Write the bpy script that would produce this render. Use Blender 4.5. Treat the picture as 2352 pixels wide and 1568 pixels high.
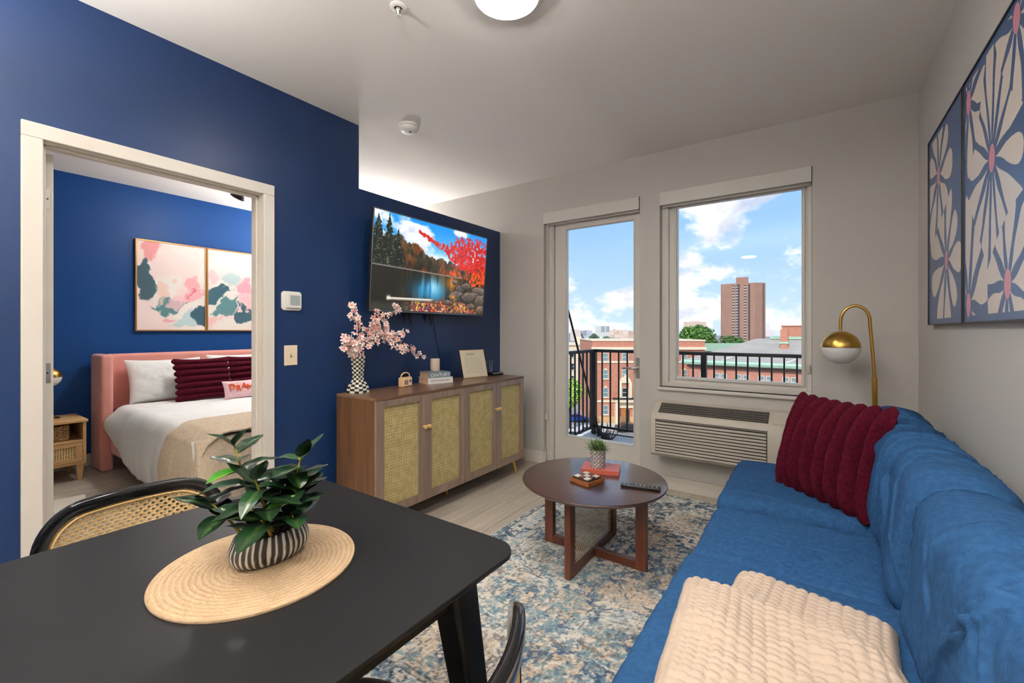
import bpy, math, random
import numpy as np
from mathutils import Vector, Matrix, Euler

# ------------------------------------------------------------------ camera, world, sun, exposure
for o in list(bpy.data.objects):
    bpy.data.objects.remove(o, do_unlink=True)
scene = bpy.context.scene
COL = scene.collection
R2D = math.radians

CAM_H = 1.26
FPX, CX, CY = 1007.0, 1176.0, 759.0          # focal length and principal point in the 2352 x 1568 frame
YAW = math.atan((1878 - CX) / FPX)
cam_data = bpy.data.cameras.new('camera')
cam_data.sensor_fit = 'HORIZONTAL'
cam_data.sensor_width = 36.0
cam_data.lens = 36.0 * FPX / 2352.0
cam_data.shift_y = (CY - 784.0) / 2352.0
cam_data.clip_start = 0.02
cam_data.clip_end = 6000
cam = bpy.data.objects.new('camera', cam_data)
COL.objects.link(cam)
cam.location = (0, 0, CAM_H)
cam.rotation_euler = (math.pi / 2, 0, YAW)
scene.camera = cam

scene.view_settings.view_transform = 'Standard'
scene.view_settings.look = 'None'
scene.view_settings.gamma = 1.0
scene.view_settings.use_curve_mapping = False
scene.view_settings.exposure = 0.15

SKY_STRENGTH = 1.02
SUN_STRENGTH = 3.4
CEILING_LAMP_W = 90.0
ADDED_UPLIGHT_W = 510.0
BED_LAMP_W = 300.0
ADDED_TORCHIERE_W = 210.0


def lin(c):
    c = c / 255.0
    return c / 12.92 if c <= 0.04045 else ((c + 0.055) / 1.055) ** 2.4


def rgb(r, g, b):
    return (lin(r), lin(g), lin(b), 1.0)


world = bpy.data.worlds.new('sky')
scene.world = world
world.use_nodes = True
wn = world.node_tree.nodes
wl = world.node_tree.links
wn.clear()


def build_sky():
    out = wn.new('ShaderNodeOutputWorld')
    bg = wn.new('ShaderNodeBackground')
    bg.inputs['Strength'].default_value = SKY_STRENGTH
    tc = wn.new('ShaderNodeTexCoord')
    sep = wn.new('ShaderNodeSeparateXYZ')
    wl.new(tc.outputs['Generated'], sep.inputs[0])
    ramp = wn.new('ShaderNodeValToRGB')
    e = ramp.color_ramp.elements
    e[0].position = 0.0
    e[0].color = rgb(206, 232, 252)
    e[1].position = 1.0
    e[1].color = rgb(116, 172, 238)
    m = e.new(0.22)
    m.color = rgb(156, 202, 250)
    wl.new(sep.outputs['Z'], ramp.inputs[0])
    mp = wn.new('ShaderNodeMapping')
    mp.inputs['Scale'].default_value = (1.0, 1.0, 1.7)
    mp.inputs['Location'].default_value = (3.1, 1.35, 0.42)
    wl.new(tc.outputs['Generated'], mp.inputs['Vector'])
    n1 = wn.new('ShaderNodeTexNoise')
    n1.inputs['Scale'].default_value = 4.6
    n1.inputs['Detail'].default_value = 9.0
    n1.inputs['Roughness'].default_value = 0.58
    n1.inputs['Distortion'].default_value = 0.15
    wl.new(mp.outputs[0], n1.inputs['Vector'])
    # a little more cloud near the horizon, as cumulus pile up with distance
    mh = wn.new('ShaderNodeMapRange')
    mh.inputs['From Min'].default_value = 0.0
    mh.inputs['From Max'].default_value = 0.22
    mh.inputs['To Min'].default_value = 0.085
    mh.inputs['To Max'].default_value = 0.0
    wl.new(sep.outputs['Z'], mh.inputs['Value'])
    add = wn.new('ShaderNodeMath')
    add.operation = 'ADD'
    wl.new(n1.outputs['Fac'], add.inputs[0])
    wl.new(mh.outputs[0], add.inputs[1])
    cr = wn.new('ShaderNodeValToRGB')
    cr.color_ramp.interpolation = 'EASE'
    cr.color_ramp.elements[0].position = 0.495
    cr.color_ramp.elements[1].position = 0.585
    wl.new(add.outputs[0], cr.inputs[0])
    n2 = wn.new('ShaderNodeTexNoise')
    n2.inputs['Scale'].default_value = 9.0
    n2.inputs['Detail'].default_value = 4.0
    wl.new(mp.outputs[0], n2.inputs['Vector'])
    cc = wn.new('ShaderNodeValToRGB')
    cc.color_ramp.elements[0].position = 0.36
    cc.color_ramp.elements[0].color = rgb(206, 214, 232)
    cc.color_ramp.elements[1].position = 0.56
    cc.color_ramp.elements[1].color = (1.12, 1.12, 1.14, 1)
    wl.new(n2.outputs['Fac'], cc.inputs[0])
    mix = wn.new('ShaderNodeMixRGB')
    wl.new(cr.outputs[0], mix.inputs[0])
    wl.new(ramp.outputs[0], mix.inputs[1])
    wl.new(cc.outputs[0], mix.inputs[2])
    wl.new(mix.outputs[0], bg.inputs['Color'])
    wl.new(bg.outputs[0], out.inputs[0])


build_sky()

sun_data = bpy.data.lights.new('sun', 'SUN')
sun_data.energy = SUN_STRENGTH
sun_data.angle = R2D(2.0)
sun_data.color = (1.0, 0.96, 0.9)
sun = bpy.data.objects.new('sun', sun_data)
COL.objects.link(sun)
sun.location = (0, -20, 60)
sun.rotation_euler = (R2D(48), R2D(-14), R2D(18))

# ------------------------------------------------------------------ pixel -> place helpers
FX, FY = -math.sin(YAW), math.cos(YAW)
RX, RY = math.cos(YAW), math.sin(YAW)


def ray(u, v):
    a = (u - CX) / FPX
    return (FX + RX * a, FY + RY * a, (CY - v) / FPX)


def on_z(u, v, z):
    d = ray(u, v)
    t = (z - CAM_H) / d[2]
    return Vector((d[0] * t, d[1] * t, z))


def on_x(u, v, x):
    d = ray(u, v)
    t = x / d[0]
    return Vector((x, d[1] * t, CAM_H + d[2] * t))


def on_y(u, v, y):
    d = ray(u, v)
    t = y / d[1]
    return Vector((d[0] * t, y, CAM_H + d[2] * t))


def at_depth(u, v, w):
    d = ray(u, v)
    return Vector((d[0] * w, d[1] * w, CAM_H + d[2] * w))


# ------------------------------------------------------------------ noise
def _hash(ix, iy, seed):
    h = (ix.astype(np.int64) * 374761393 + iy.astype(np.int64) * 668265263 + seed * 2147483647) & 0xFFFFFFFF
    h = ((h ^ (h >> 13)) * 1274126177) & 0xFFFFFFFF
    h = h ^ (h >> 16)
    return (h & 0xFFFFFF).astype(np.float64) / 0xFFFFFF


def vnoise(x, y, seed=0):
    x = np.asarray(x, float)
    y = np.asarray(y, float)
    ix = np.floor(x)
    iy = np.floor(y)
    fx = x - ix
    fy = y - iy
    fx = fx * fx * fx * (fx * (fx * 6 - 15) + 10)
    fy = fy * fy * fy * (fy * (fy * 6 - 15) + 10)
    a = _hash(ix, iy, seed)
    b = _hash(ix + 1, iy, seed)
    c = _hash(ix, iy + 1, seed)
    d = _hash(ix + 1, iy + 1, seed)
    return a + (b - a) * fx + (c - a) * fy + (a - b - c + d) * fx * fy


def fbm(x, y, oct=4, seed=0, gain=0.5):
    s = 0
    amp = 1.0
    tot = 0
    for i in range(oct):
        s = s + amp * vnoise(x * 2 ** i + i * 17.3, y * 2 ** i - i * 9.1, seed + i * 31)
        tot += amp
        amp *= gain
    return s / tot


def sstep(a, b, x):
    t = np.clip((x - a) / (b - a), 0, 1)
    return t * t * (3 - 2 * t)


# ------------------------------------------------------------------ mesh builder
class MB:
    def __init__(self):
        self.v = []
        self.f = []
        self.c = None

    def add(self, verts, faces):
        n = len(self.v)
        self.v.extend([tuple(p) for p in verts])
        self.f.extend([tuple(i + n for i in q) for q in faces])
        return self

    def box(self, lo, hi, M=None):
        x0, y0, z0 = lo
        x1, y1, z1 = hi
        vs = [(x0, y0, z0), (x1, y0, z0), (x1, y1, z0), (x0, y1, z0),
              (x0, y0, z1), (x1, y0, z1), (x1, y1, z1), (x0, y1, z1)]
        if M is not None:
            vs = [M @ Vector(p) for p in vs]
        return self.add(vs, [(0, 3, 2, 1), (4, 5, 6, 7), (0, 1, 5, 4), (1, 2, 6, 5), (2, 3, 7, 6), (3, 0, 4, 7)])

    def hexa(self, pts):
        return self.add(pts, [(0, 3, 2, 1), (4, 5, 6, 7), (0, 1, 5, 4), (1, 2, 6, 5), (2, 3, 7, 6), (3, 0, 4, 7)])

    def quad(self, a, b, c, d):
        return self.add([a, b, c, d], [(0, 1, 2, 3)])

    def prism(self, poly, z0, z1, M=None):
        n = len(poly)
        vs = [(p[0], p[1], z0) for p in poly] + [(p[0], p[1], z1) for p in poly]
        if M is not None:
            vs = [M @ Vector(p) for p in vs]
        fs = [tuple(range(n - 1, -1, -1)), tuple(range(n, 2 * n))]
        fs += [(i, (i + 1) % n, n + (i + 1) % n, n + i) for i in range(n)]
        return self.add(vs, fs)

    def lathe(self, prof, n=32, M=None, cap0=True, cap1=True):
        vs = []
        for r, z in prof:
            for i in range(n):
                a = 2 * math.pi * i / n
                vs.append((r * math.cos(a), r * math.sin(a), z))
        if M is not None:
            vs = [M @ Vector(p) for p in vs]
        fs = []
        for k in range(len(prof) - 1):
            for i in range(n):
                j = (i + 1) % n
                fs.append((k * n + i, k * n + j, (k + 1) * n + j, (k + 1) * n + i))
        if cap0:
            fs.append(tuple(range(n - 1, -1, -1)))
        if cap1:
            b = (len(prof) - 1) * n
            fs.append(tuple(range(b, b + n)))
        return self.add(vs, fs)

    def tube(self, path, r, n=8, cap=True):
        path = [Vector(p) for p in path]
        m = len(path)
        rs = r if isinstance(r, (list, tuple)) else [r] * m
        t0 = (path[1] - path[0]).normalized()
        up = Vector((0, 0, 1)) if abs(t0.z) < 0.9 else Vector((1, 0, 0))
        nrm = t0.cross(up).normalized()
        vs = []
        for k in range(m):
            if k == 0:
                t = path[1] - path[0]
            elif k == m - 1:
                t = path[-1] - path[-2]
            else:
                t = path[k + 1] - path[k - 1]
            t.normalize()
            nrm = (nrm - t * nrm.dot(t))
            if nrm.length < 1e-6:
                nrm = t.orthogonal()
            nrm.normalize()
            bi = t.cross(nrm)
            for i in range(n):
                a = 2 * math.pi * i / n
                vs.append(path[k] + (nrm * math.cos(a) + bi * math.sin(a)) * rs[k])
        fs = []
        for k in range(m - 1):
            for i in range(n):
                j = (i + 1) % n
                fs.append((k * n + i, k * n + j, (k + 1) * n + j, (k + 1) * n + i))
        if cap:
            fs.append(tuple(range(n - 1, -1, -1)))
            fs.append(tuple(range((m - 1) * n, m * n)))
        return self.add(vs, fs)

    def grid(self, P, closed_u=False, flip=False):
        """P: array (nu, nv, 3)"""
        nu, nv = P.shape[:2]
        vs = P.reshape(-1, 3).tolist()
        fs = []
        for i in range(nu - (0 if closed_u else 1)):
            i2 = (i + 1) % nu
            for j in range(nv - 1):
                q = (i * nv + j, i2 * nv + j, i2 * nv + j + 1, i * nv + j + 1)
                fs.append(q[::-1] if flip else q)
        return self.add(vs, fs)

    def build(self, name, mat=None, parent=None, smooth=None, bevel=None, seg=2, loc=None, rot=None, colors=None, mats=None, fmat=None):
        me = bpy.data.meshes.new(name)
        me.from_pydata(self.v, [], self.f)
        if mats:
            for m_ in mats:
                me.materials.append(m_)
            if fmat is not None:
                me.polygons.foreach_set('material_index', fmat)
        elif mat:
            me.materials.append(mat)
        if colors is not None:
            ca = me.color_attributes.new('paint', 'FLOAT_COLOR', 'POINT')
            arr = np.ones((len(self.v), 4), np.float32)
            arr[:, :3] = colors
            ca.data.foreach_set('color', arr.ravel())
        if smooth is not None:
            me.polygons.foreach_set('use_smooth', [True] * len(me.polygons))
            if smooth < 180:
                me.set_sharp_from_angle(angle=R2D(smooth))
        me.update()
        ob = bpy.data.objects.new(name, me)
        COL.objects.link(ob)
        if parent is not None:
            ob.parent = parent
        if loc is not None:
            ob.location = loc
        if rot is not None:
            ob.rotation_euler = rot
        if bevel:
            b = ob.modifiers.new('bevel', 'BEVEL')
            b.width = bevel
            b.segments = seg
            b.limit_method = 'ANGLE'
            b.angle_limit = R2D(40)
            if smooth is None:
                me.polygons.foreach_set('use_smooth', [True] * len(me.polygons))
                me.set_sharp_from_angle(angle=R2D(35))
                b.harden_normals = False
        return ob


def tag(o, label, cat, group=None, kind=None):
    o['label'] = label
    o['category'] = cat
    if group:
        o['group'] = group
    if kind:
        o['kind'] = kind
    return o


def thing(name, label, cat, loc=(0, 0, 0), rotz=0.0, group=None, kind=None, rot=None):
    o = bpy.data.objects.new(name, None)
    o.empty_display_size = 0.1
    COL.objects.link(o)
    o.location = loc
    o.rotation_euler = rot if rot is not None else (0, 0, rotz)
    return tag(o, label, cat, group, kind)


def stuff(o):
    o['kind'] = 'stuff'
    return o


def share(src, parent, loc, rot=(0, 0, 0), scale=(1, 1, 1), name=None):
    """another object on the same mesh data"""
    c = bpy.data.objects.new(name or src.name.split('.')[0], src.data)
    COL.objects.link(c)
    c.parent = parent
    c.location = loc
    c.rotation_euler = rot
    c.scale = scale
    for m in src.modifiers:
        if m.type == 'BEVEL':
            b = c.modifiers.new('bevel', 'BEVEL')
            b.width = m.width
            b.segments = m.segments
            b.limit_method = 'ANGLE'
            b.angle_limit = m.angle_limit
    return c


def round_box(size, r, n=8, puff=0.0, noise=None, corner=4):
    """rounded box centred at 0 as vertex/face lists; puff swells the +z face"""
    hx, hy, hz = size[0] / 2, size[1] / 2, size[2] / 2
    r = min(r, hx, hy, hz)

    def axis(h, k):
        inner = np.linspace(-(h - r), h - r, k)
        a = np.linspace(0, math.pi / 4, corner + 1)[1:]
        t = np.tan(a) * r
        return np.concatenate([-(h - r) - t[::-1], inner, (h - r) + t])
    nx = max(2, int(n * hx / max(hx, hy)))
    ny = max(2, int(n * hy / max(hx, hy)))
    nz = max(2, int(n * hz / max(hx, hy)))
    ax, ay, az = axis(hx, nx), axis(hy, ny), axis(hz, nz)
    verts = []
    faces = []
    index = {}

    def vid(x, y, z):
        k = (round(x, 6), round(y, 6), round(z, 6))
        if k not in index:
            index[k] = len(verts)
            verts.append((x, y, z))
        return index[k]

    def face(A, B, fn, flip):
        for i in range(len(A) - 1):
            for j in range(len(B) - 1):
                q = [fn(A[i], B[j]), fn(A[i + 1], B[j]), fn(A[i + 1], B[j + 1]), fn(A[i], B[j + 1])]
                ids = [vid(*p) for p in q]
                faces.append(tuple(ids[::-1] if flip else ids))
    face(ax, ay, lambda a, b: (a, b, hz), False)
    face(ax, ay, lambda a, b: (a, b, -hz), True)
    face(ax, az, lambda a, b: (a, -hy, b), False)
    face(ax, az, lambda a, b: (a, hy, b), True)
    face(ay, az, lambda a, b: (hx, a, b), False)
    face(ay, az, lambda a, b: (-hx, a, b), True)
    V = np.array(verts)
    H = np.array([hx, hy, hz])
    q = np.clip(V, -(H - r), H - r)
    d = V - q
    L = np.linalg.norm(d, axis=1, keepdims=True)
    V = q + d / np.maximum(L, 1e-9) * r
    N = d / np.maximum(L, 1e-9)
    if puff:
        u = np.clip(1 - (V[:, 0] / hx) ** 2, 0, 1) ** 0.7
        w = np.clip(1 - (V[:, 1] / hy) ** 2, 0, 1) ** 0.7
        s = (V[:, 2] + hz) / (2 * hz)
        V[:, 2] += puff * u * w * s
    if noise is not None:
        V = V + N * noise(V, N)[:, None]
    return V, faces


def add_np(mb, V, faces, M=None):
    if M is not None:
        A = np.array(M)
        V = V @ A[:3, :3].T + A[:3, 3]
    mb.add(V.tolist(), faces)
    return mb


# ------------------------------------------------------------------ materials
MATS = {}


def mat(name, col, rough=0.6, metal=0.0, spec=0.5, var=None, var_scale=6.0, var_stretch=(1, 1, 1), bump=0.0,
        bump_scale=80.0, bump_stretch=(1, 1, 1), sheen=0.0, coat=0.0, emit=None, emit_s=1.0, trans=0.0, ior=1.45,
        detail=4.0, rvar=0.0):
    if name in MATS:
        return MATS[name]
    m = bpy.data.materials.new(name)
    m.use_nodes = True
    nt = m.node_tree
    b = nt.nodes['Principled BSDF']
    b.inputs['Base Color'].default_value = col
    b.inputs['Roughness'].default_value = rough
    b.inputs['Metallic'].default_value = metal
    b.inputs['Specular IOR Level'].default_value = spec
    b.inputs['IOR'].default_value = ior
    if sheen:
        b.inputs['Sheen Weight'].default_value = sheen
        b.inputs['Sheen Roughness'].default_value = 0.5
    if coat:
        b.inputs['Coat Weight'].default_value = coat
        b.inputs['Coat Roughness'].default_value = 0.1
    if trans:
        b.inputs['Transmission Weight'].default_value = trans
    if emit is not None:
        b.inputs['Emission Color'].default_value = emit
        b.inputs['Emission Strength'].default_value = emit_s
    tc = None
    if var is not None or bump or rvar:
        tc = nt.nodes.new('ShaderNodeTexCoord')
    if var is not None:
        mp = nt.nodes.new('ShaderNodeMapping')
        mp.inputs['Scale'].default_value = var_stretch
        nt.links.new(tc.outputs['Object'], mp.inputs[0])
        n = nt.nodes.new('ShaderNodeTexNoise')
        n.inputs['Scale'].default_value = var_scale
        n.inputs['Detail'].default_value = detail
        nt.links.new(mp.outputs[0], n.inputs['Vector'])
        r = nt.nodes.new('ShaderNodeValToRGB')
        r.color_ramp.elements[0].position = 0.3
        r.color_ramp.elements[0].color = var
        r.color_ramp.elements[1].position = 0.7
        r.color_ramp.elements[1].color = col
        nt.links.new(n.outputs['Fac'], r.inputs[0])
        nt.links.new(r.outputs[0], b.inputs['Base Color'])
    if bump:
        mp2 = nt.nodes.new('ShaderNodeMapping')
        mp2.inputs['Scale'].default_value = bump_stretch
        nt.links.new(tc.outputs['Object'], mp2.inputs[0])
        n2 = nt.nodes.new('ShaderNodeTexNoise')
        n2.inputs['Scale'].default_value = bump_scale
        n2.inputs['Detail'].default_value = 3.0
        nt.links.new(mp2.outputs[0], n2.inputs['Vector'])
        bp = nt.nodes.new('ShaderNodeBump')
        bp.inputs['Strength'].default_value = bump
        bp.inputs['Distance'].default_value = 0.01
        nt.links.new(n2.outputs['Fac'], bp.inputs['Height'])
        nt.links.new(bp.outputs[0], b.inputs['Normal'])
    MATS[name] = m
    return m


def paint_mat(name, rough=0.5, emit=0.0, spec=0.5, grain=0.0):
    if name in MATS:
        return MATS[name]
    m = bpy.data.materials.new(name)
    m.use_nodes = True
    nt = m.node_tree
    b = nt.nodes['Principled BSDF']
    b.inputs['Roughness'].default_value = rough
    b.inputs['Specular IOR Level'].default_value = spec
    a = nt.nodes.new('ShaderNodeAttribute')
    a.attribute_name = 'paint'
    if emit:
        b.inputs['Base Color'].default_value = (0.01, 0.01, 0.01, 1)
        nt.links.new(a.outputs['Color'], b.inputs['Emission Color'])
        b.inputs['Emission Strength'].default_value = emit
    else:
        nt.links.new(a.outputs['Color'], b.inputs['Base Color'])
    if grain:
        tc = nt.nodes.new('ShaderNodeTexCoord')
        n2 = nt.nodes.new('ShaderNodeTexNoise')
        n2.inputs['Scale'].default_value = 260
        nt.links.new(tc.outputs['Object'], n2.inputs['Vector'])
        bp = nt.nodes.new('ShaderNodeBump')
        bp.inputs['Strength'].default_value = grain
        bp.inputs['Distance'].default_value = 0.004
        nt.links.new(n2.outputs['Fac'], bp.inputs['Height'])
        nt.links.new(bp.outputs[0], b.inputs['Normal'])
    MATS[name] = m
    return m


def wood_mat(name, c_dark, c_light, rough=0.4, scale=3.0, along='z', staves=0.0, coat=0.0, spec=0.5, ring=14.0):
    """grain stretched along one axis; staves > 0 gives boards of that width with their own tone (across y+x)"""
    if name in MATS:
        return MATS[name]
    m = bpy.data.materials.new(name)
    m.use_nodes = True
    nt = m.node_tree
    L = nt.links
    b = nt.nodes['Principled BSDF']
    b.inputs['Roughness'].default_value = rough
    b.inputs['Specular IOR Level'].default_value = spec
    if coat:
        b.inputs['Coat Weight'].default_value = coat
        b.inputs['Coat Roughness'].default_value = 0.15
    tc = nt.nodes.new('ShaderNodeTexCoord')
    mp = nt.nodes.new('ShaderNodeMapping')
    s = {'x': (0.06, 1, 1), 'y': (1, 0.06, 1), 'z': (1, 1, 0.06)}[along]
    mp.inputs['Scale'].default_value = s
    L.new(tc.outputs['Object'], mp.inputs[0])
    oi = nt.nodes.new('ShaderNodeObjectInfo')
    va = nt.nodes.new('ShaderNodeVectorMath')
    va.operation = 'MULTIPLY_ADD'
    va.inputs[1].default_value = (1, 1, 1)
    L.new(mp.outputs[0], va.inputs[0])
    cmb = nt.nodes.new('ShaderNodeCombineXYZ')
    mu = nt.nodes.new('ShaderNodeMath')
    mu.operation = 'MULTIPLY'
    mu.inputs[1].default_value = 37.0
    L.new(oi.outputs['Random'], mu.inputs[0])
    for i in range(3):
        L.new(mu.outputs[0], cmb.inputs[i])
    L.new(cmb.outputs[0], va.inputs[2])
    n = nt.nodes.new('ShaderNodeTexNoise')
    n.inputs['Scale'].default_value = scale * 4
    n.inputs['Detail'].default_value = 6
    n.inputs['Roughness'].default_value = 0.6
    n.inputs['Distortion'].default_value = 0.6
    L.new(va.outputs[0], n.inputs['Vector'])
    n3 = nt.nodes.new('ShaderNodeTexNoise')
    n3.inputs['Scale'].default_value = scale * ring
    n3.inputs['Detail'].default_value = 4
    L.new(va.outputs[0], n3.inputs['Vector'])
    mx = nt.nodes.new('ShaderNodeMath')
    mx.operation = 'MULTIPLY_ADD'
    mx.inputs[1].default_value = 0.45
    L.new(n3.outputs['Fac'], mx.inputs[0])
    m8 = nt.nodes.new('ShaderNodeMath')
    m8.operation = 'MULTIPLY'
    m8.inputs[1].default_value = 0.55
    L.new(n.outputs['Fac'], m8.inputs[0])
    L.new(m8.outputs[0], mx.inputs[2])
    fac = mx.outputs[0]
    if staves:
        sep = nt.nodes.new('ShaderNodeSeparateXYZ')
        L.new(tc.outputs['Object'], sep.inputs[0])
        ad = nt.nodes.new('ShaderNodeMath')
        ad.operation = 'ADD'
        L.new(sep.outputs['X'], ad.inputs[0])
        L.new(sep.outputs['Y'], ad.inputs[1])
        dv = nt.nodes.new('ShaderNodeMath')
        dv.operation = 'DIVIDE'
        dv.inputs[1].default_value = staves
        L.new(ad.outputs[0], dv.inputs[0])
        fl = nt.nodes.new('ShaderNodeMath')
        fl.operation = 'FLOOR'
        L.new(dv.outputs[0], fl.inputs[0])
        wnz = nt.nodes.new('ShaderNodeTexWhiteNoise')
        wnz.noise_dimensions = '1D'
        L.new(fl.outputs[0], wnz.inputs['W'])
        ma = nt.nodes.new('ShaderNodeMath')
        ma.operation = 'MULTIPLY_ADD'
        ma.inputs[1].default_value = 0.16
        L.new(wnz.outputs['Value'], ma.inputs[0])
        sb = nt.nodes.new('ShaderNodeMath')
        sb.operation = 'SUBTRACT'
        sb.inputs[1].default_value = 0.08
        L.new(fac, sb.inputs[0])
        L.new(sb.outputs[0], ma.inputs[2])
        fac = ma.outputs[0]
    # each piece a little lighter or darker
    pv = nt.nodes.new('ShaderNodeMath')
    pv.operation = 'MULTIPLY_ADD'
    pv.inputs[1].default_value = 0.07
    L.new(oi.outputs['Random'], pv.inputs[0])
    L.new(fac, pv.inputs[2])
    r = nt.nodes.new('ShaderNodeValToRGB')
    r.color_ramp.elements[0].position = 0.36
    r.color_ramp.elements[0].color = c_dark
    r.color_ramp.elements[1].position = 0.68
    r.color_ramp.elements[1].color = c_light
    L.new(pv.outputs[0], r.inputs[0])
    L.new(r.outputs[0], b.inputs['Base Color'])
    bp = nt.nodes.new('ShaderNodeBump')
    bp.inputs['Strength'].default_value = 0.12
    bp.inputs['Distance'].default_value = 0.003
    L.new(n3.outputs['Fac'], bp.inputs['Height'])
    L.new(bp.outputs[0], b.inputs['Normal'])
    MATS[name] = m
    return m


def glass_mat(name, tint=(1, 1, 1, 1), refl=0.06):
    """thin window pane: mostly see-through with a faint mirror"""
    if name in MATS:
        return MATS[name]
    m = bpy.data.materials.new(name)
    m.use_nodes = True
    nt = m.node_tree
    nt.nodes.clear()
    out = nt.nodes.new('ShaderNodeOutputMaterial')
    t = nt.nodes.new('ShaderNodeBsdfTransparent')
    t.inputs[0].default_value = tint
    g = nt.nodes.new('ShaderNodeBsdfGlossy')
    g.inputs['Roughness'].default_value = 0.0
    mx = nt.nodes.new('ShaderNodeMixShader')
    fr = nt.nodes.new('ShaderNodeFresnel')
    fr.inputs[0].default_value = 1.25
    nt.links.new(fr.outputs[0], mx.inputs[0])
    nt.links.new(t.outputs[0], mx.inputs[1])
    nt.links.new(g.outputs[0], mx.inputs[2])
    nt.links.new(mx.outputs[0], out.inputs[0])
    MATS[name] = m
    return m


M_WALL = mat('wall_paint_white', rgb(200, 196, 190), 0.6, bump=0.05, bump_scale=220, spec=0.3)
M_CEIL = mat('ceiling_paint', rgb(240, 236, 230), 0.8, spec=0.2, bump=0.03, bump_scale=150)
M_BLUE = mat('wall_paint_navy', rgb(23, 46, 86), 0.36, var=rgb(20, 42, 80), var_scale=1.3, spec=0.45, bump=0.05, bump_scale=200)
M_TRIM = mat('trim_white', rgb(226, 220, 211), 0.4, var=rgb(220, 213, 203), var_scale=3)
M_VINYL = mat('vinyl_white', rgb(218, 214, 206), 0.4)
M_BLACK = mat('black_metal', rgb(14, 14, 15), 0.45)
M_CHROME = mat('satin_nickel', rgb(190, 188, 184), 0.3, metal=1.0)
M_BRASS = mat('brushed_brass', rgb(198, 158, 80), 0.28, metal=1.0, bump=0.03, bump_scale=60, bump_stretch=(1, 1, 30))
M_GLASS = glass_mat('window_glass')
M_WHITE = mat('white_plastic', rgb(232, 230, 224), 0.4)

# ================================================================== the room
XL, XR, YB, YF, ZC = -2.645, 0.50, -2.8, 3.58, 2.70
WT = 0.12                        # partition thickness
XBED = -5.60                     # far bedroom wall
YBED = -0.60                     # bedroom side wall
M_FLOOR = wood_mat('vinyl_plank', rgb(160, 148, 134), rgb(198, 187, 172), 0.36, 2.2, 'y', spec=0.5)
M_SUB = mat('subfloor', rgb(70, 62, 55), 0.8)

floor = MB().box((XBED - WT, YB - WT, -0.2), (XR + WT, YF + 0.2, -0.006)).build('floor', M_SUB)
tag(floor, 'pale grey-brown plank floor through living room and bedroom', 'floor', kind='structure')
PW, PL = 0.185, 1.22
rng = random.Random(4)
full_plank = None
for (x0, x1, y0, y1) in ((XL, XR, YB, YF), (XBED, XL, YBED, YF)):
    col = 0
    x = x0
    while x < x1 - 0.01:
        w = min(PW, x1 - x)
        y = y0 - (col * 0.47) % PL
        while y < y1:
            a, b = max(y, y0), min(y + PL, y1)
            if b - a > 0.03:
                lo, hi = (0.0009, 0.0009, -0.006), (w - 0.0009, b - a - 0.0009, 0.0)
                if abs(b - a - PL) < 1e-4 and abs(w - PW) < 1e-4:
                    if full_plank is None:
                        full_plank = MB().box(lo, hi).build('plank', M_FLOOR, floor, loc=(x, a, 0), bevel=0.0008, seg=1)
                    else:
                        share(full_plank, floor, (x, a, 0))
                else:
                    MB().box(lo, hi).build('plank', M_FLOOR, floor, loc=(x, a, 0))
            y += PL
        x += PW
        col += 1

ceiling = MB().box((XBED - WT, YB - WT, ZC), (XR + WT, YF + 0.2, ZC + 0.15)).build('ceiling', M_CEIL)
tag(ceiling, 'plain off-white ceiling', 'ceiling', kind='structure')

# --- navy partition with the bedroom doorway, dropping to a lower wall behind the television
DY0, DY1, DZ = 0.36, 1.28, 2.07
STEP_Y, STEP_Z = 1.912, 2.258
wl_ = MB()
wl_.box((XL - WT, YB, 0), (XL, DY0, ZC))
wl_.box((XL - WT, DY0, DZ), (XL, DY1, ZC))
wl_.box((XL - WT, DY1, 0), (XL, STEP_Y, ZC))
wl_.box((XL - WT, STEP_Y, 0), (XL, YF, STEP_Z))
tag(wl_.build('wall_left', M_BLUE), 'navy painted wall with doorway, stepping down behind the television', 'wall', kind='structure')

# --- window wall
DOX0, DOX1, DOZ = -2.129, -1.207, 2.37
WIX0, WIX1, WIZ0, WIZ1 = -1.045, -0.03, 0.81, 2.37
BWX0, BWX1, BWZ0, BWZ1 = -5.0, -3.3, 0.8, 2.3
YO = YF + 0.2
wf = MB()
wf.box((XBED - WT, YF, -0.2), (BWX0, YO, ZC))
wf.box((BWX0, YF, -0.2), (BWX1, YO, BWZ0))
wf.box((BWX0, YF, BWZ1), (BWX1, YO, ZC))
wf.box((BWX1, YF, -0.2), (DOX0, YO, ZC))
wf.box((DOX0, YF, DOZ), (DOX1, YO, ZC))
wf.box((DOX0, YF, -0.2), (DOX1, YO, -0.0))
wf.box((DOX1, YF, -0.2), (WIX0, YO, ZC))
wf.box((WIX0, YF, -0.2), (WIX1, YO, WIZ0))
wf.box((WIX0, YF, WIZ1), (WIX1, YO, ZC))
wf.box((WIX1, YF, -0.2), (XR + WT, YO, ZC))
tag(wf.build('wall_front', M_WALL), 'light grey window wall with glass door and big window', 'wall', kind='structure')

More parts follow.
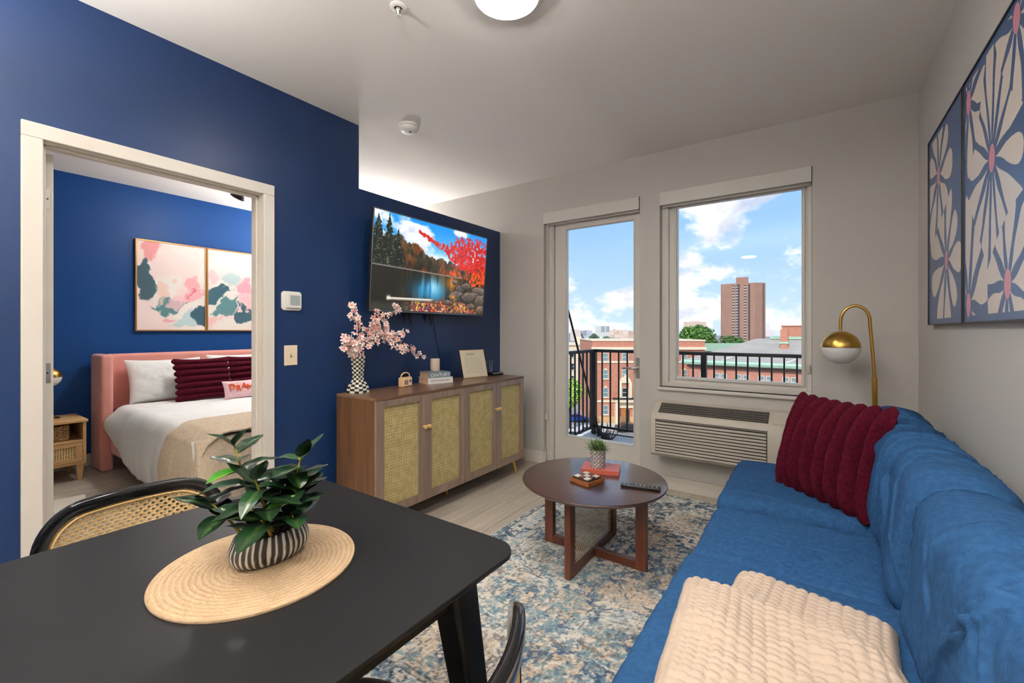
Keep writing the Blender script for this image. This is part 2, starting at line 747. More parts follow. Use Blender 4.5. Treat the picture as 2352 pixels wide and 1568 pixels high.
tag(MB().box((XR, YB, -0.2), (XR + WT, YF, ZC)).build('wall_right', M_WALL), 'light grey wall behind the blue sofa', 'wall', kind='structure')
tag(MB().box((XL - WT, YB - WT, -0.2), (XR + WT, YB, ZC)).build('wall_rear', M_WALL), 'light grey wall behind the camera', 'wall', kind='structure')
tag(MB().box((XBED - WT, YBED - WT, -0.2), (XBED, YF, ZC)).build('wall_bedroom', mat('wall_paint_bedroom', rgb(18, 72, 138), 0.45, spec=0.35, bump=0.05, bump_scale=200)),
    'bright navy bedroom wall behind the pink bed', 'wall', kind='structure')
tag(MB().box((XBED, YBED - WT, -0.2), (XL - WT, YBED, ZC)).build('wall_bedroom_side', M_WALL), 'white bedroom side wall out of view', 'wall', kind='structure')

# --- baseboards
def baseboard(name, lo, hi, label):
    b = MB().box(lo, hi).build(name, M_TRIM, bevel=0.004)
    tag(b, label, 'baseboard', kind='structure')


BH = 0.11
baseboard('baseboard_front', (XL + 0.016, YF - 0.015, 0), (DOX0, YF, BH), 'short white baseboard between the navy wall and the glass door')
baseboard('baseboard_window', (DOX1, YF - 0.015, 0), (XR, YF, BH), 'long white baseboard under the window and air conditioner')
baseboard('baseboard_reveal', (DOX0, YF, 0), (DOX0 + 0.012, YF + 0.07, BH), 'white baseboard return inside the glass door recess')
baseboard('baseboard_left', (XL, 1.325, 0), (XL + 0.015, YF - 0.016, BH), 'white baseboard behind the rattan sideboard')
baseboard('baseboard_right', (XR - 0.015, YB, 0), (XR, YF - 0.016, BH), 'white baseboard behind the blue sofa')
baseboard('baseboard_bedroom', (XBED, YBED, 0), (XBED + 0.015, YF, BH), 'white baseboard along the bedroom wall')

# --- bedroom doorway
d1 = thing('door_1', 'white framed doorway into the bedroom', 'door', (XL, 0, 0), kind='structure')
cw = 0.062
iy0, iy1, iz = 0.379, 1.259, 2.051
MB().box((0.0, iy0 - cw, 0), (0.018, iy0, iz)).build('casing', M_TRIM, d1, bevel=0.003)
MB().box((0.0, iy1, 0), (0.018, iy1 + cw, iz)).build('casing', M_TRIM, d1, bevel=0.003)
MB().box((0.0, iy0 - cw, iz), (0.018, iy1 + cw, iz + cw)).build('casing', M_TRIM, d1, bevel=0.003)
jm = MB()
jm.box((-WT - 0.002, DY0, 0), (-0.001, iy0 + 0.004, iz + 0.004))
jm.box((-WT - 0.002, iy1 - 0.004, 0), (-0.001, DY1, iz + 0.004))
jm.box((-WT - 0.002, DY0, iz - 0.002), (-0.001, DY1, DZ))
jm.build('jamb', M_TRIM, d1)
st = MB()
st.box((-0.075, iy0 + 0.004, 0), (-0.04, iy0 + 0.016, iz - 0.002))
st.box((-0.075, iy1 - 0.016, 0), (-0.04, iy1 - 0.004, iz - 0.002))
st.box((-0.075, iy0 + 0.004, iz - 0.014), (-0.04, iy1 - 0.004, iz - 0.002))
st.build('door_stop', M_TRIM, d1, bevel=0.002)
# the door leaf stands open at a right angle into the bedroom, its hinged edge facing the living room
leaf = MB().box((-0.86, 0.0, 0.01), (0.0, 0.043, 2.035)).build('door_leaf', M_TRIM, d1, loc=(-WT - 0.006, iy0 + 0.009, 0), bevel=0.002)
kb = MB()
kb.lathe([(0.028, 0), (0.028, 0.006), (0.010, 0.01), (0.010, 0.03), (0.024, 0.036), (0.028, 0.05), (0.02, 0.062), (0.001, 0.065)], 24,
         Matrix.Translation((-0.80, 0.043, 1.0)) @ Matrix.Rotation(R2D(-90), 4, 'X'))
kb.build('door_knob', M_CHROME, leaf, smooth=40)
for hz in (1.837, 1.074, 0.22):
    hinge = MB().box((0.0, 0.006, hz - 0.044), (0.0022, 0.034, hz + 0.044)).build('hinge', M_CHROME, leaf, bevel=0.002)
    for hy_, dz in ((0.014, 0.033), (0.024, 0.0), (0.014, -0.033)):
        MB().lathe([(0.0035, 0), (0.0035, 0.0008), (0.001, 0.001)], 10,
                   Matrix.Translation((0.0022, hy_, hz + dz)) @ Matrix.Rotation(R2D(90), 4, 'Y')).build('screw', M_BLACK, hinge, smooth=40)

# --- glass balcony door
d2 = thing('door_2', 'white balcony door with one tall glass pane and lever handle', 'door', (0, YF, 0), kind='structure')
LY0, LY1 = 0.075, 0.12            # leaf depth inside the wall
fr = MB()
fr.box((DOX0 + 0.0005, 0.05, 0), (-2.052, 0.15, DOZ - 0.002))
fr.box((DOX1 - 0.01, 0.05, 0), (DOX1 - 0.0005, 0.15, DOZ - 0.002))
fr.box((DOX0 + 0.0005, 0.05, 2.285), (DOX1 - 0.0005, 0.15, DOZ - 0.002))
fr.box((-2.072, 0.04, 0), (-2.060, 0.05, 2.285))
fr.box((-2.105, 0.035, 0), (-2.094, 0.05, 2.285))
fr.build('frame', M_VINYL, d2, bevel=0.004)
MB().box((DOX0, 0.04, 0.0), (DOX1, 0.19, 0.025)).build('threshold', mat('threshold_dark', rgb(60, 52, 44), 0.5), d2, bevel=0.004)
px0, px1, pz0, pz1 = -1.926, -1.285, 0.283, 2.204
lf = MB()
lx0, lx1, lz0, lz1 = -2.046, -1.219, 0.03, 2.28
lf.box((lx0, LY0, lz0), (px0, LY1, lz1))
lf.box((px1, LY0, lz0), (lx1, LY1, lz1))
lf.box((px0, LY0, lz0), (px1, LY1, pz0))
lf.box((px0, LY0, pz1), (px1, LY1, lz1))
lf.build('door_leaf', M_VINYL, d2)
bd = MB()
for (a, b, c, d) in ((px0 - 0.012, px0, pz0 - 0.012, pz1 + 0.012), (px1, px1 + 0.012, pz0 - 0.012, pz1 + 0.012)):
    bd.box((a, LY0 - 0.006, c), (b, LY0 - 0.0002, d))
bd.box((px0, LY0 - 0.006, pz0 - 0.012), (px1, LY0 - 0.0002, pz0))
bd.box((px0, LY0 - 0.006, pz1), (px1, LY0 - 0.0002, pz1 + 0.012))
bd.build('glazing_bead', M_VINYL, d2, bevel=0.003)
MB().box((px0 - 0.004, LY0 + 0.018, pz0 - 0.004), (px1 + 0.004, LY0 + 0.024, pz1 + 0.004)).build('pane', M_GLASS, d2)
hd = MB()
hd.box((-1.262, LY0 - 0.010, 0.86), (-1.232, LY0 - 0.0005, 1.03))
hd.tube([(-1.247, LY0 - 0.01, 0.945), (-1.247, LY0 - 0.05, 0.945), (-1.262, LY0 - 0.056, 0.945), (-1.30, LY0 - 0.056, 0.943), (-1.365, LY0 - 0.05, 0.94)], [0.011, 0.011, 0.011, 0.010, 0.008], 12)
hd.build('handle', M_CHROME, d2, smooth=45)

# --- big window
w1 = thing('window_1', 'big white framed window over the air conditioner', 'window', (0, YF, 0), kind='structure')
gx0, gx1, gz0, gz1 = -0.926, -0.092, 0.889, 2.250
GY = 0.08
f1 = MB()
f1.box((WIX0 + 0.0005, GY - 0.025, WIZ0 + 0.03), (WIX0 + 0.055, GY + 0.06, WIZ1 - 0.001))
f1.box((WIX1 - 0.03, GY - 0.025, WIZ0 + 0.03), (WIX1 - 0.0005, GY + 0.06, WIZ1 - 0.001))
f1.box((WIX0 + 0.0005, GY - 0.025, 2.30), (WIX1 - 0.0005, GY + 0.06, WIZ1 - 0.001))
f1.box((WIX0 + 0.0005, GY - 0.025, WIZ0 + 0.0005), (WIX1 - 0.0005, GY + 0.06, WIZ0 + 0.032))
f1.build('frame', M_VINYL, w1, bevel=0.004)
s1 = MB()
s1.box((WIX0 + 0.055, GY, WIZ0 + 0.032), (gx0, GY + 0.045, 2.30))
s1.box((gx1, GY, WIZ0 + 0.032), (WIX1 - 0.03, GY + 0.045, 2.30))
s1.box((gx0, GY, WIZ0 + 0.032), (gx1, GY + 0.045, gz0))
s1.box((gx0, GY, gz1), (gx1, GY + 0.045, 2.30))
s1.build('sash', M_VINYL, w1)
s2 = MB()
s2.box((gx0 - 0.02, GY - 0.012, gz0 - 0.02), (gx0 - 0.006, GY - 0.0003, gz1))
s2.box((gx1 + 0.006, GY - 0.012, gz0 - 0.02), (gx1 + 0.02, GY - 0.0003, gz1))
s2.box((gx0 - 0.006, GY - 0.012, gz0 - 0.02), (gx1 + 0.006, GY - 0.0003, gz0 - 0.006))
s2.build('glazing_bead', M_VINYL, w1, bevel=0.003)
MB().box((gx0 - 0.004, GY + 0.02, gz0 - 0.004), (gx1 + 0.004, GY + 0.026, gz1 + 0.004)).build('pane', M_GLASS, w1)
MB().box((WIX0 - 0.012, -0.028, WIZ0 - 0.024), (WIX1 + 0.012, GY - 0.026, WIZ0 - 0.0)).build('sill', M_TRIM, w1, bevel=0.005)
lk = MB()
lk.box((WIX1 - 0.029, GY - 0.04, 0.965), (WIX1 - 0.008, GY - 0.0255, 1.03))
lk.box((WIX1 - 0.024, GY - 0.052, 0.975), (WIX1 - 0.014, GY - 0.04, 1.02))
lk.build('latch', M_VINYL, w1, bevel=0.003)

# --- bedroom window (out of view, brings daylight to the bedroom)
w2 = thing('window_2', 'white framed bedroom window out of view', 'window', (0, YF, 0), kind='structure')
f2 = MB()
f2.box((BWX0, 0.06, BWZ0), (BWX0 + 0.07, 0.14, BWZ1))
f2.box((BWX1 - 0.07, 0.06, BWZ0), (BWX1, 0.14, BWZ1))
f2.box((BWX0 + 0.07, 0.06, BWZ0), (BWX1 - 0.07, 0.14, BWZ0 + 0.07))
f2.box((BWX0 + 0.07, 0.06, BWZ1 - 0.07), (BWX1 - 0.07, 0.14, BWZ1))
f2.build('frame', M_VINYL, w2)
MB().box((BWX0 + 0.07, 0.1, BWZ0 + 0.07), (BWX1 - 0.07, 0.105, BWZ1 - 0.07)).build('pane', M_GLASS, w2)

# --- roller shade cassettes
def cassette(label, x0, x1):
    r = thing('roller_shade', label, 'shade', ((x0 + x1) / 2, YF, 2.264), group='roller shades on the window wall')
    w = (x1 - x0) / 2 - 0.004
    MB().box((-w, -0.016, 0.0), (w, -0.004, 0.102)).build('fascia', M_VINYL, r, bevel=0.002)
    MB().box((-w, -0.004, 0.085), (w, 0.045, 0.1)).build('bracket_rail', M_VINYL, r)
    MB().lathe([(0.028, -w + 0.01), (0.028, w - 0.01)], 20, Matrix.Translation((0, 0.022, 0.045)) @ Matrix.Rotation(R2D(90), 4, 'Y')).build('fabric_roll', mat('shade_fabric', rgb(205, 200, 190), 0.8), r, smooth=40)
    MB().box((-w + 0.012, 0.026, -0.012), (w - 0.012, 0.034, 0.016)).build('bottom_bar', M_VINYL, r, bevel=0.003)


cassette('white roller shade box above the balcony door', DOX0, DOX1)
cassette('wide white roller shade box above the big window', WIX0, WIX1)
chain = MB()
chain.tube([(DOX0 + 0.02, 0, 2.26), (DOX0 + 0.02, 0, 0.47)], 0.0022, 6)
chain.tube([(DOX0 + 0.034, 0, 2.26), (DOX0 + 0.034, 0, 0.47)], 0.0022, 6)
chain.box((DOX0 + 0.012, -0.006, 0.42), (DOX0 + 0.042, 0.008, 0.475))
tag(chain.build('shade_chain', M_VINYL, loc=(0, YF + 0.012, 0)), 'thin white pull chain beside the balcony door', 'chain')

# --- through-wall air conditioner
M_AC = mat('ac_plastic', rgb(196, 188, 174), 0.45)
M_ACD = mat('ac_dark', rgb(58, 54, 50), 0.6)
AX0, AX1 = -1.052, -0.075
ac = thing('air_conditioner', 'cream through-wall air conditioner under the window', 'air conditioner', ((AX0 + AX1) / 2, YF, 0.31))
aw = (AX1 - AX0) / 2
prof = [(0.0, 0.0), (-0.205, 0.0), (-0.22, 0.018), (-0.22, 0.292), (-0.200, 0.322), (-0.085, 0.388), (-0.06, 0.393), (0.0, 0.393)]
MP = Matrix(((0, 0, 1, 0), (1, 0, 0, 0), (0, 1, 0, 0), (0, 0, 0, 1)))
MB().prism(prof, -aw, aw, MP).build('housing', M_AC, ac, bevel=0.006)
lx0, lx1 = -1.012 - (AX0 + AX1) / 2, -0.275 - (AX0 + AX1) / 2
MB().box((lx0, -0.2215, 0.022), (lx1, -0.219, 0.272)).build('louver_back', M_ACD, ac)
base = None
for k in range(11):
    z = 0.032 + k * 0.0222
    if base is None:
        sl = MB().box((lx0 + 0.004, -0.232, -0.008), (lx1 - 0.004, -0.2215, 0.007))
        base = sl.build('slat', M_AC, ac, loc=(0, 0, z), bevel=0.002)
    else:
        share(base, ac, (0, 0, z))
MB().box((lx0 - 0.002, -0.2225, 0.276), (lx1 + 0.004, -0.2195, 0.281)).build('seam', M_ACD, ac)
# sloped outlet grille
gA = Vector((0, -0.196, 0.3265))
gB = Vector((0, -0.090, 0.3865))
tdir = (gB - gA).normalized()
nrm = Vector((0, -tdir.z, tdir.y))
MG = Matrix(((1, 0, 0, 0), (0, tdir.y, nrm.y, gA.y), (0, tdir.z, nrm.z, gA.z), (0, 0, 0, 1)))
glen = (gB - gA).length
MB().box((lx0 + 0.012, 0.004, -0.002), (lx1 + 0.004, glen, 0.0012), MG).build('outlet', M_ACD, ac)
M_VANE = mat('ac_vane', rgb(120, 114, 106), 0.5)
barm = MB().box((-0.0022, 0.006, 0.0), (0.0022, glen - 0.004, 0.004), MG)
gb0 = None
nb = 5
for k in range(nb):
    y = 0.012 + (glen - 0.022) * k / (nb - 1)
    MB().box((lx0 + 0.014, y - 0.0016, 0.0012), (lx1 + 0.002, y + 0.0016, 0.006), MG).build('outlet_vane', M_VANE, ac)
for k in range(19):
    x = lx0 + 0.03 + (lx1 - lx0 - 0.045) * k / 18
    if gb0 is None:
        gb0 = barm.build('outlet_bar', mat('ac_bar', rgb(74, 70, 66), 0.5), ac, loc=(x, 0, 0))
    else:
        share(gb0, ac, (x, 0, 0))
MB().box((lx1 + 0.03, 0.004, 0.0), (aw - 0.02, glen + 0.004, 0.003), MG).build('control_lid', M_AC, ac, bevel=0.0015)
tag(MB().box((-1.035, YF - 0.022, BH + 0.001), (-0.10, YF - 0.0005, 0.309)).build('wall_chase', M_WALL), 'shallow boxed panel below the air conditioner', 'panel')

# --- ceiling fittings
def disc_light(x, y, label, watts):
    r = thing('ceiling_light', label, 'ceiling light', (x, y, ZC), group='round flush ceiling lights')
    MB().lathe([(0.152, 0.0), (0.152, -0.016), (0.146, -0.026), (0.136, -0.03), (0.132, -0.026)], 64, cap0=True, cap1=False).build('rim', M_WHITE, r, smooth=40)
    MB().lathe([(0.133, -0.024), (0.125, -0.034), (0.10, -0.043), (0.06, -0.048), (0.001, -0.05)], 64, cap0=True).build(
        'diffuser', mat('lamp_diffuser', rgb(255, 250, 240), 0.4, emit=(1.0, 0.975, 0.945, 1), emit_s=watts), r, smooth=60)


disc_light(-1.08, 1.51, 'round flush ceiling light glowing above the coffee table side', CEILING_LAMP_W)
disc_light(-1.08, -2.1, 'added round flush ceiling light behind the camera, out of view', CEILING_LAMP_W)  # unseen second lamp, added for more light in the room



def added_uplight(x, y, label):  # unseen hanging uplight, added to bounce light off the living room ceiling
    r = thing('added_uplight_lamp', label, 'added lamp', (x, y, ZC), group='added uplights behind the camera')
    MB().lathe([(0.05, 0), (0.05, -0.02), (0.001, -0.024)], 24).build('canopy', M_BRASS, r, smooth=40)
    MB().tube([(0, 0, -0.022), (0, 0, -0.504)], 0.003, 8).build('cord', M_BLACK, r)
    MB().lathe([(0.001, -0.60), (0.06, -0.592), (0.13, -0.56), (0.168, -0.51), (0.172, -0.49), (0.166, -0.49), (0.16, -0.51)], 40, cap0=False, cap1=False).build('bowl', M_BRASS, r, smooth=40)
    MB().lathe([(0.16, -0.515), (0.10, -0.507), (0.001, -0.505)], 40, cap0=False, cap1=False).build(
        'glowing_lens', mat('added_uplight_glow', rgb(255, 250, 240), 0.4, emit=(1.0, 0.975, 0.945, 1), emit_s=ADDED_UPLIGHT_W), r, smooth=60)


added_uplight(-0.02, -0.5, 'added brass uplight bowl behind the camera nearer the sofa wall, unseen')
added_uplight(-1.75, -0.5, 'added brass uplight bowl behind the camera nearer the navy wall, unseen')

sp = thing('sprinkler_head', 'small fire sprinkler head on the ceiling', 'sprinkler', (-1.531, 1.31, ZC))
MB().lathe([(0.036, 0), (0.036, -0.003), (0.030, -0.008), (0.018, -0.009), (0.017, -0.003)], 32, cap1=False).build('escutcheon', M_WHITE, sp, smooth=40)
MB().lathe([(0.011, -0.002), (0.011, -0.02), (0.006, -0.026), (0.004, -0.036)], 16).build('body', M_CHROME, sp, smooth=40)
MB().lathe([(0.004, -0.036), (0.014, -0.040), (0.014, -0.042), (0.001, -0.044)], 20).build('deflector', M_WHITE, sp, smooth=40)
MB().tube([(-0.010, 0, -0.018), (-0.011, 0, -0.03), (0, 0, -0.038), (0.011, 0, -0.03), (0.010, 0, -0.018)], 0.0018, 6).build('frame_arm', M_BLACK, sp)
sm = thing('smoke_detector', 'round white smoke detector on the ceiling near the navy wall', 'smoke detector', (-2.36, 2.115, ZC))
MB().lathe([(0.072, 0), (0.072, -0.010), (0.068, -0.014)], 40, cap1=True).build('base', M_WHITE, sm, smooth=30)
MB().lathe([(0.066, -0.015), (0.064, -0.03), (0.052, -0.042), (0.03, -0.046), (0.001, -0.046)], 40).build('cover', M_WHITE, sm, smooth=50)
MB().lathe([(0.010, -0.046), (0.010, -0.0485), (0.001, -0.049)], 16, Matrix.Translation((0.015, 0, 0))).build('button', M_ACD, sm, smooth=40)

# --- thermostat, light switch, bedroom outlet
th = thing('thermostat', 'white thermostat with grey screen on the navy wall', 'thermostat', (XL, 1.4275, 1.441))
MB().prism([(-0.05, -0.058), (0.05, -0.058), (0.062, -0.046), (0.062, 0.046), (0.05, 0.058), (-0.05, 0.058), (-0.062, 0.046), (-0.062, -0.046)], 0.0, 0.012, MP).build('back_plate', M_WHITE, th, bevel=0.003)
MB().box((0.012, -0.038, -0.044), (0.026, 0.052, 0.046)).build('body', M_WHITE, th, bevel=0.004)
MB().box((0.026, -0.018, -0.028), (0.0268, 0.044, 0.034)).build('screen', mat('lcd_grey', rgb(160, 170, 170), 0.3), th)
sw = thing('light_switch', 'almond toggle light switch on the navy wall', 'light switch', (XL, 1.4255, 1.109))
MB().box((0.0, -0.041, -0.061), (0.006, 0.041, 0.061)).build('plate', mat('almond_plastic', rgb(236, 218, 190), 0.4), sw, bevel=0.003)
MB().box((0.006, -0.005, -0.012), (0.0072, 0.005, 0.012)).build('slot', mat('almond_shadow', rgb(170, 150, 120), 0.6), sw)
MB().box((0.006, -0.004, -0.002), (0.017, 0.004, 0.009)).build('toggle', mat('almond_plastic', rgb(236, 218, 190), 0.4), sw, bevel=0.002)
ou = thing('power_outlet', 'white double wall outlet beside the pink headboard', 'outlet', (XBED, 1.165, 0.425))
MB().box((0, -0.036, -0.06), (0.006, 0.036, 0.06)).build('plate', M_WHITE, ou, bevel=0.003)
for dz in (-0.022, 0.022):
    so = MB().box((0.006, -0.016, dz - 0.014), (0.0075, 0.016, dz + 0.014)).build('socket', M_WHITE, ou, bevel=0.002)
    for dy in (-0.006, 0.006):
        MB().box((0.0075, dy - 0.0012, dz - 0.004), (0.0078, dy + 0.0012, dz + 0.006)).build('slot', M_BLACK, so)

# ================================================================== rug
def make_rug():
    x0, x1, y0, y1 = -1.655, 0.40, 0.88, 3.445
    nx, ny = 456, 570
    th0 = lambda p_, q_: np.arctan2(q_, p_)
    X, Y = np.meshgrid(np.linspace(x0, x1, nx), np.linspace(y0, y1, ny), indexing='ij')
    xc, yc = (x0 + x1) / 2, (y0 + y1) / 2
    wx = (fbm(X * 9, Y * 9, 3, 5) - 0.5) * 0.03
    wy = (fbm(X * 9, Y * 9, 3, 8) - 0.5) * 0.03
    U, V = X + wx, Y + wy
    cream = np.array([238, 230, 216.])
    pale = np.array([204, 216, 216.])
    blue = np.array([132, 162, 176.])
    navy = np.array([48, 74, 106.])
    tan = np.array([208, 184, 158.])
    grey = np.array([140, 135, 128.])
    dark = np.array([70, 66, 64.])
    white = np.array([246, 242, 232.])
    big = fbm(X * 1.6 + 3, Y * 1.6 + 1.2, 3, 21)
    C = np.empty(X.shape + (3,))
    C[:] = cream

    def lay(mask, col):
        m = np.clip(mask, 0, 1)[..., None]
        C[:] = C * (1 - m) + col * m
    tanz = sstep(0.48, 0.60, big + 0.10 * (fbm(X * 12, Y * 12, 3, 22) - 0.5) - 0.12 * (Y - 1.9))
    lay(tanz * 0.8, tan)
    lay(sstep(0.5, 0.4, big) * 0.45, pale)
    wear = fbm(X * 16, Y * 16, 4, 40, 0.6)
    wear2 = fbm(X * 48, Y * 48, 3, 60)
    fine = fbm(X * 34, Y * 34, 4, 131, 0.62)
    # lattice of stepped medallions
    per = 0.56
    a = np.abs((U - xc + per / 2) % per - per / 2)
    b = np.abs((V - yc + per * 0.4) % (per * 0.8) - per * 0.4)
    d = np.maximum(np.maximum(a, b), (a + b) * 0.72)
    d = d + 0.008 * np.sign(np.sin(th0(a, b) * 14))
    cell = np.floor((U - xc + per / 2) / per) + 2 * np.floor((V - yc + per * 0.4) / (per * 0.8))
    odd = (cell % 2) == 0
    lay(((d < 0.19) & odd) * sstep(0.44, 0.56, wear) * 0.7, pale * 0.92)
    lay(((d < 0.10)) * sstep(0.46, 0.54, fine) * 0.8, grey)
    lay(((d < 0.06)) * sstep(0.45, 0.5, fine) * 0.9, navy)
    lay((d > 0.205) * sstep(0.50, 0.58, fine) * 0.55 * (1 - 0.6 * tanz), blue)
    for r, w, col, k in ((0.205, 0.005, navy, 0.75), (0.19, 0.0045, white, 0.95), (0.11, 0.0045, dark, 0.65), (0.155, 0.0045, navy, 0.5), (0.26, 0.005, white, 0.9), (0.272, 0.004, dark, 0.45)):
        lay((np.abs(d - r) < w) * k * sstep(0.38, 0.48, wear), col)
    # small leafy scrolls
    s1 = np.sin(U * 62 + 6 * fbm(X * 5, Y * 5, 2, 77)) * np.sin(V * 56 + 6 * fbm(X * 5, Y * 5, 2, 78))
    lay((np.abs(s1) < 0.10) * 0.6 * sstep(0.50, 0.58, wear2), dark)
    lay((s1 > 0.6) * 0.75 * sstep(0.47, 0.55, fine) * (1 - 0.5 * tanz), np.array([92, 124, 142.]))
    # rosettes on a half lattice
    a2 = (U - xc + 0.14) % 0.28 - 0.14
    b2 = (V - yc + 0.112) % 0.224 - 0.112
    rr = np.hypot(a2, b2)
    th = np.arctan2(b2, a2)
    ros = rr - 0.032 * (1 + 0.28 * np.cos(6 * th))
    lay((np.abs(ros) < 0.005) * 0.85 * sstep(0.42, 0.5, wear), navy * 0.8)
    lay((ros < -0.012) * 0.6, tan)
    # worn navy, teal and charcoal patches made of small marks
    zone = fbm(X * 3.4 + 9, Y * 3.4, 3, 141)
    lay(sstep(0.50, 0.56, fine) * sstep(0.50, 0.60, zone) * 0.92, navy)
    lay(sstep(0.52, 0.58, fbm(X * 40, Y * 40 + 7, 4, 151, 0.62)) * sstep(0.47, 0.6, fbm(X * 3, Y * 3 + 4, 3, 152)) * 0.75, np.array([96, 134, 150.]))
    lay(sstep(0.54, 0.60, fbm(X * 44 + 2, Y * 44, 4, 171, 0.62)) * sstep(0.46, 0.6, fbm(X * 3 + 5, Y * 3, 3, 172)) * 0.6, dark)
    # borders
    e = np.minimum(np.minimum(X - x0, x1 - X), np.minimum(Y - y0, y1 - Y))
    band = ((e > 0.045) & (e < 0.22)).astype(float)
    lay(band * 0.8, cream)
    bz = fbm(X * 7, Y * 7, 3, 181)
    lay(band * sstep(0.47, 0.54, fbm(X * 30, Y * 30, 4, 101, 0.62)) * sstep(0.42, 0.52, bz) * 0.95, navy * 0.8)
    lay(band * sstep(0.52, 0.58, fbm(X * 36, Y * 36, 3, 111)) * 0.55, blue)
    for r in (0.045, 0.22, 0.24):
        lay((np.abs(e - r) < 0.005) * 0.7 * sstep(0.4, 0.5, wear), dark)
    # streaky wear along the weave
    st = fbm(X * 90, Y * 14, 3, 191)
    lay(sstep(0.46, 0.66, st) * 0.45, C * 0.4 + cream * 0.6)
    sp = fbm(X * 95, Y * 95, 2, 201)
    lay(sstep(0.60, 0.70, sp) * 0.5, white)
    lay(sstep(0.38, 0.28, sp) * 0.35, grey)
    lay((e < 0.018) * 0.9, np.array([206, 197, 180.]))
    c = C / 255.0
    c = np.where(c <= 0.04045, c / 12.92, ((c + 0.055) / 1.055) ** 2.4)
    Z = 0.009 + 0.0012 * (fbm(X * 60, Y * 60, 2, 7) - 0.5)
    edge = (X <= x0 + 1e-6) | (X >= x1 - 1e-6) | (Y <= y0 + 1e-6) | (Y >= y1 - 1e-6)
    Z = np.where(edge, 0.001, Z)
    P = np.stack([X - xc, Y - yc, Z], -1)
    o = MB().grid(P).build('area_rug', paint_mat('rug_pile', 0.95, spec=0.1, grain=0.6), smooth=180, loc=(xc, yc, 0), colors=c.reshape(-1, 3))
    tag(o, 'distressed cream and blue oriental patterned rug under the coffee table', 'rug')


make_rug()

# ================================================================== dining table
M_TABLE = mat('table_black', rgb(20, 20, 21), 0.42, var=rgb(17, 17, 18), var_scale=4, spec=0.35, bump=0.02, bump_scale=300)
TX0, TX1, TY0, TY1, TZ = -1.44, -0.562, -0.42, 0.848, 0.76


def rounded_rect(hx, hy, r, n=8):
    pts = []
    for cx, cy, a0 in ((hx - r, hy - r, 0), (-hx + r, hy - r, 90), (-hx + r, -hy + r, 180), (hx - r, -hy + r, 270)):
        for k in range(n + 1):
            a = R2D(a0 + 90 * k / n)
            pts.append((cx + r * math.cos(a), cy + r * math.sin(a)))
    return pts


tcx, tcy = (TX0 + TX1) / 2, (TY0 + TY1) / 2
dt = thing('dining_table', 'matte black rectangular dining table with rounded corners', 'table', (tcx, tcy, 0))
tt_ = MB()
hx, hy = (TX1 - TX0) / 2, (TY1 - TY0) / 2
lv = [(0.0, TZ), (0.0, TZ - 0.010), (0.028, TZ - 0.0218)]
rg_ = [[(x, y, z) for x, y in rounded_rect(hx - i_, hy - i_, max(0.065 - i_, 0.03), 10)] for i_, z in lv]
nr_ = len(rg_[0])
tt_.add(sum(rg_, []), [tuple(range(nr_))] + [(k * nr_ + i, k * nr_ + (i + 1) % nr_, (k + 1) * nr_ + (i + 1) % nr_, (k + 1) * nr_ + i)[::-1] for k in range(2) for i in range(nr_)] + [tuple(range(3 * nr_ - 1, 2 * nr_ - 1, -1))])
tt_.build('tabletop', M_TABLE, dt, bevel=0.002)
apr = MB()
hx, hy = (TX1 - TX0) / 2 - 0.055, (TY1 - TY0) / 2 - 0.12
apr.box((-hx, hy - 0.02, TZ - 0.072), (hx, hy, TZ - 0.0225))
apr.box((-hx, -hy, TZ - 0.072), (hx, -hy + 0.02, TZ - 0.0225))
apr.box((hx - 0.02, -hy + 0.02, TZ - 0.072), (hx, hy - 0.02, TZ - 0.0225))
apr.box((-hx, -hy + 0.02, TZ - 0.072), (-hx + 0.02, hy - 0.02, TZ - 0.0225))
apr.build('apron', M_TABLE, dt)
for sx in (-1, 1):
    for sy in (-1, 1):
        tx, ty = sx * ((TX1 - TX0) / 2 - 0.075), sy * ((TY1 - TY0) / 2 - 0.155)
        bx, by = tx + sx * 0.035, ty + sy * 0.115
        zb = 0.0005
        a, b = 0.037, 0.02
        pts = [(bx - b, by - b, zb), (bx + b, by - b, zb), (bx + b, by + b, zb), (bx - b, by + b, zb),
               (tx - a, ty - a, TZ - 0.0225), (tx + a, ty - a, TZ - 0.0225), (tx + a, ty + a, TZ - 0.0225), (tx - a, ty + a, TZ - 0.0225)]
        MB().hexa(pts).build('leg', M_TABLE, dt, bevel=0.008, seg=3)

# ================================================================== dining chairs
M_LACQ = mat('black_lacquer', rgb(16, 15, 15), 0.16, spec=0.6, coat=0.4)
M_SEAT = mat('black_leather', rgb(46, 40, 42), 0.42, bump=0.15, bump_scale=120)
M_CANE = mat('cane', rgb(240, 208, 156), 0.5, var=rgb(226, 188, 130), var_scale=30, bump=0.1, bump_scale=300)
M_CANE_EDGE = mat('cane_edge', rgb(228, 190, 130), 0.5)


def back_x(y):
    return -0.245 + 0.075 * (y / 0.235) ** 2


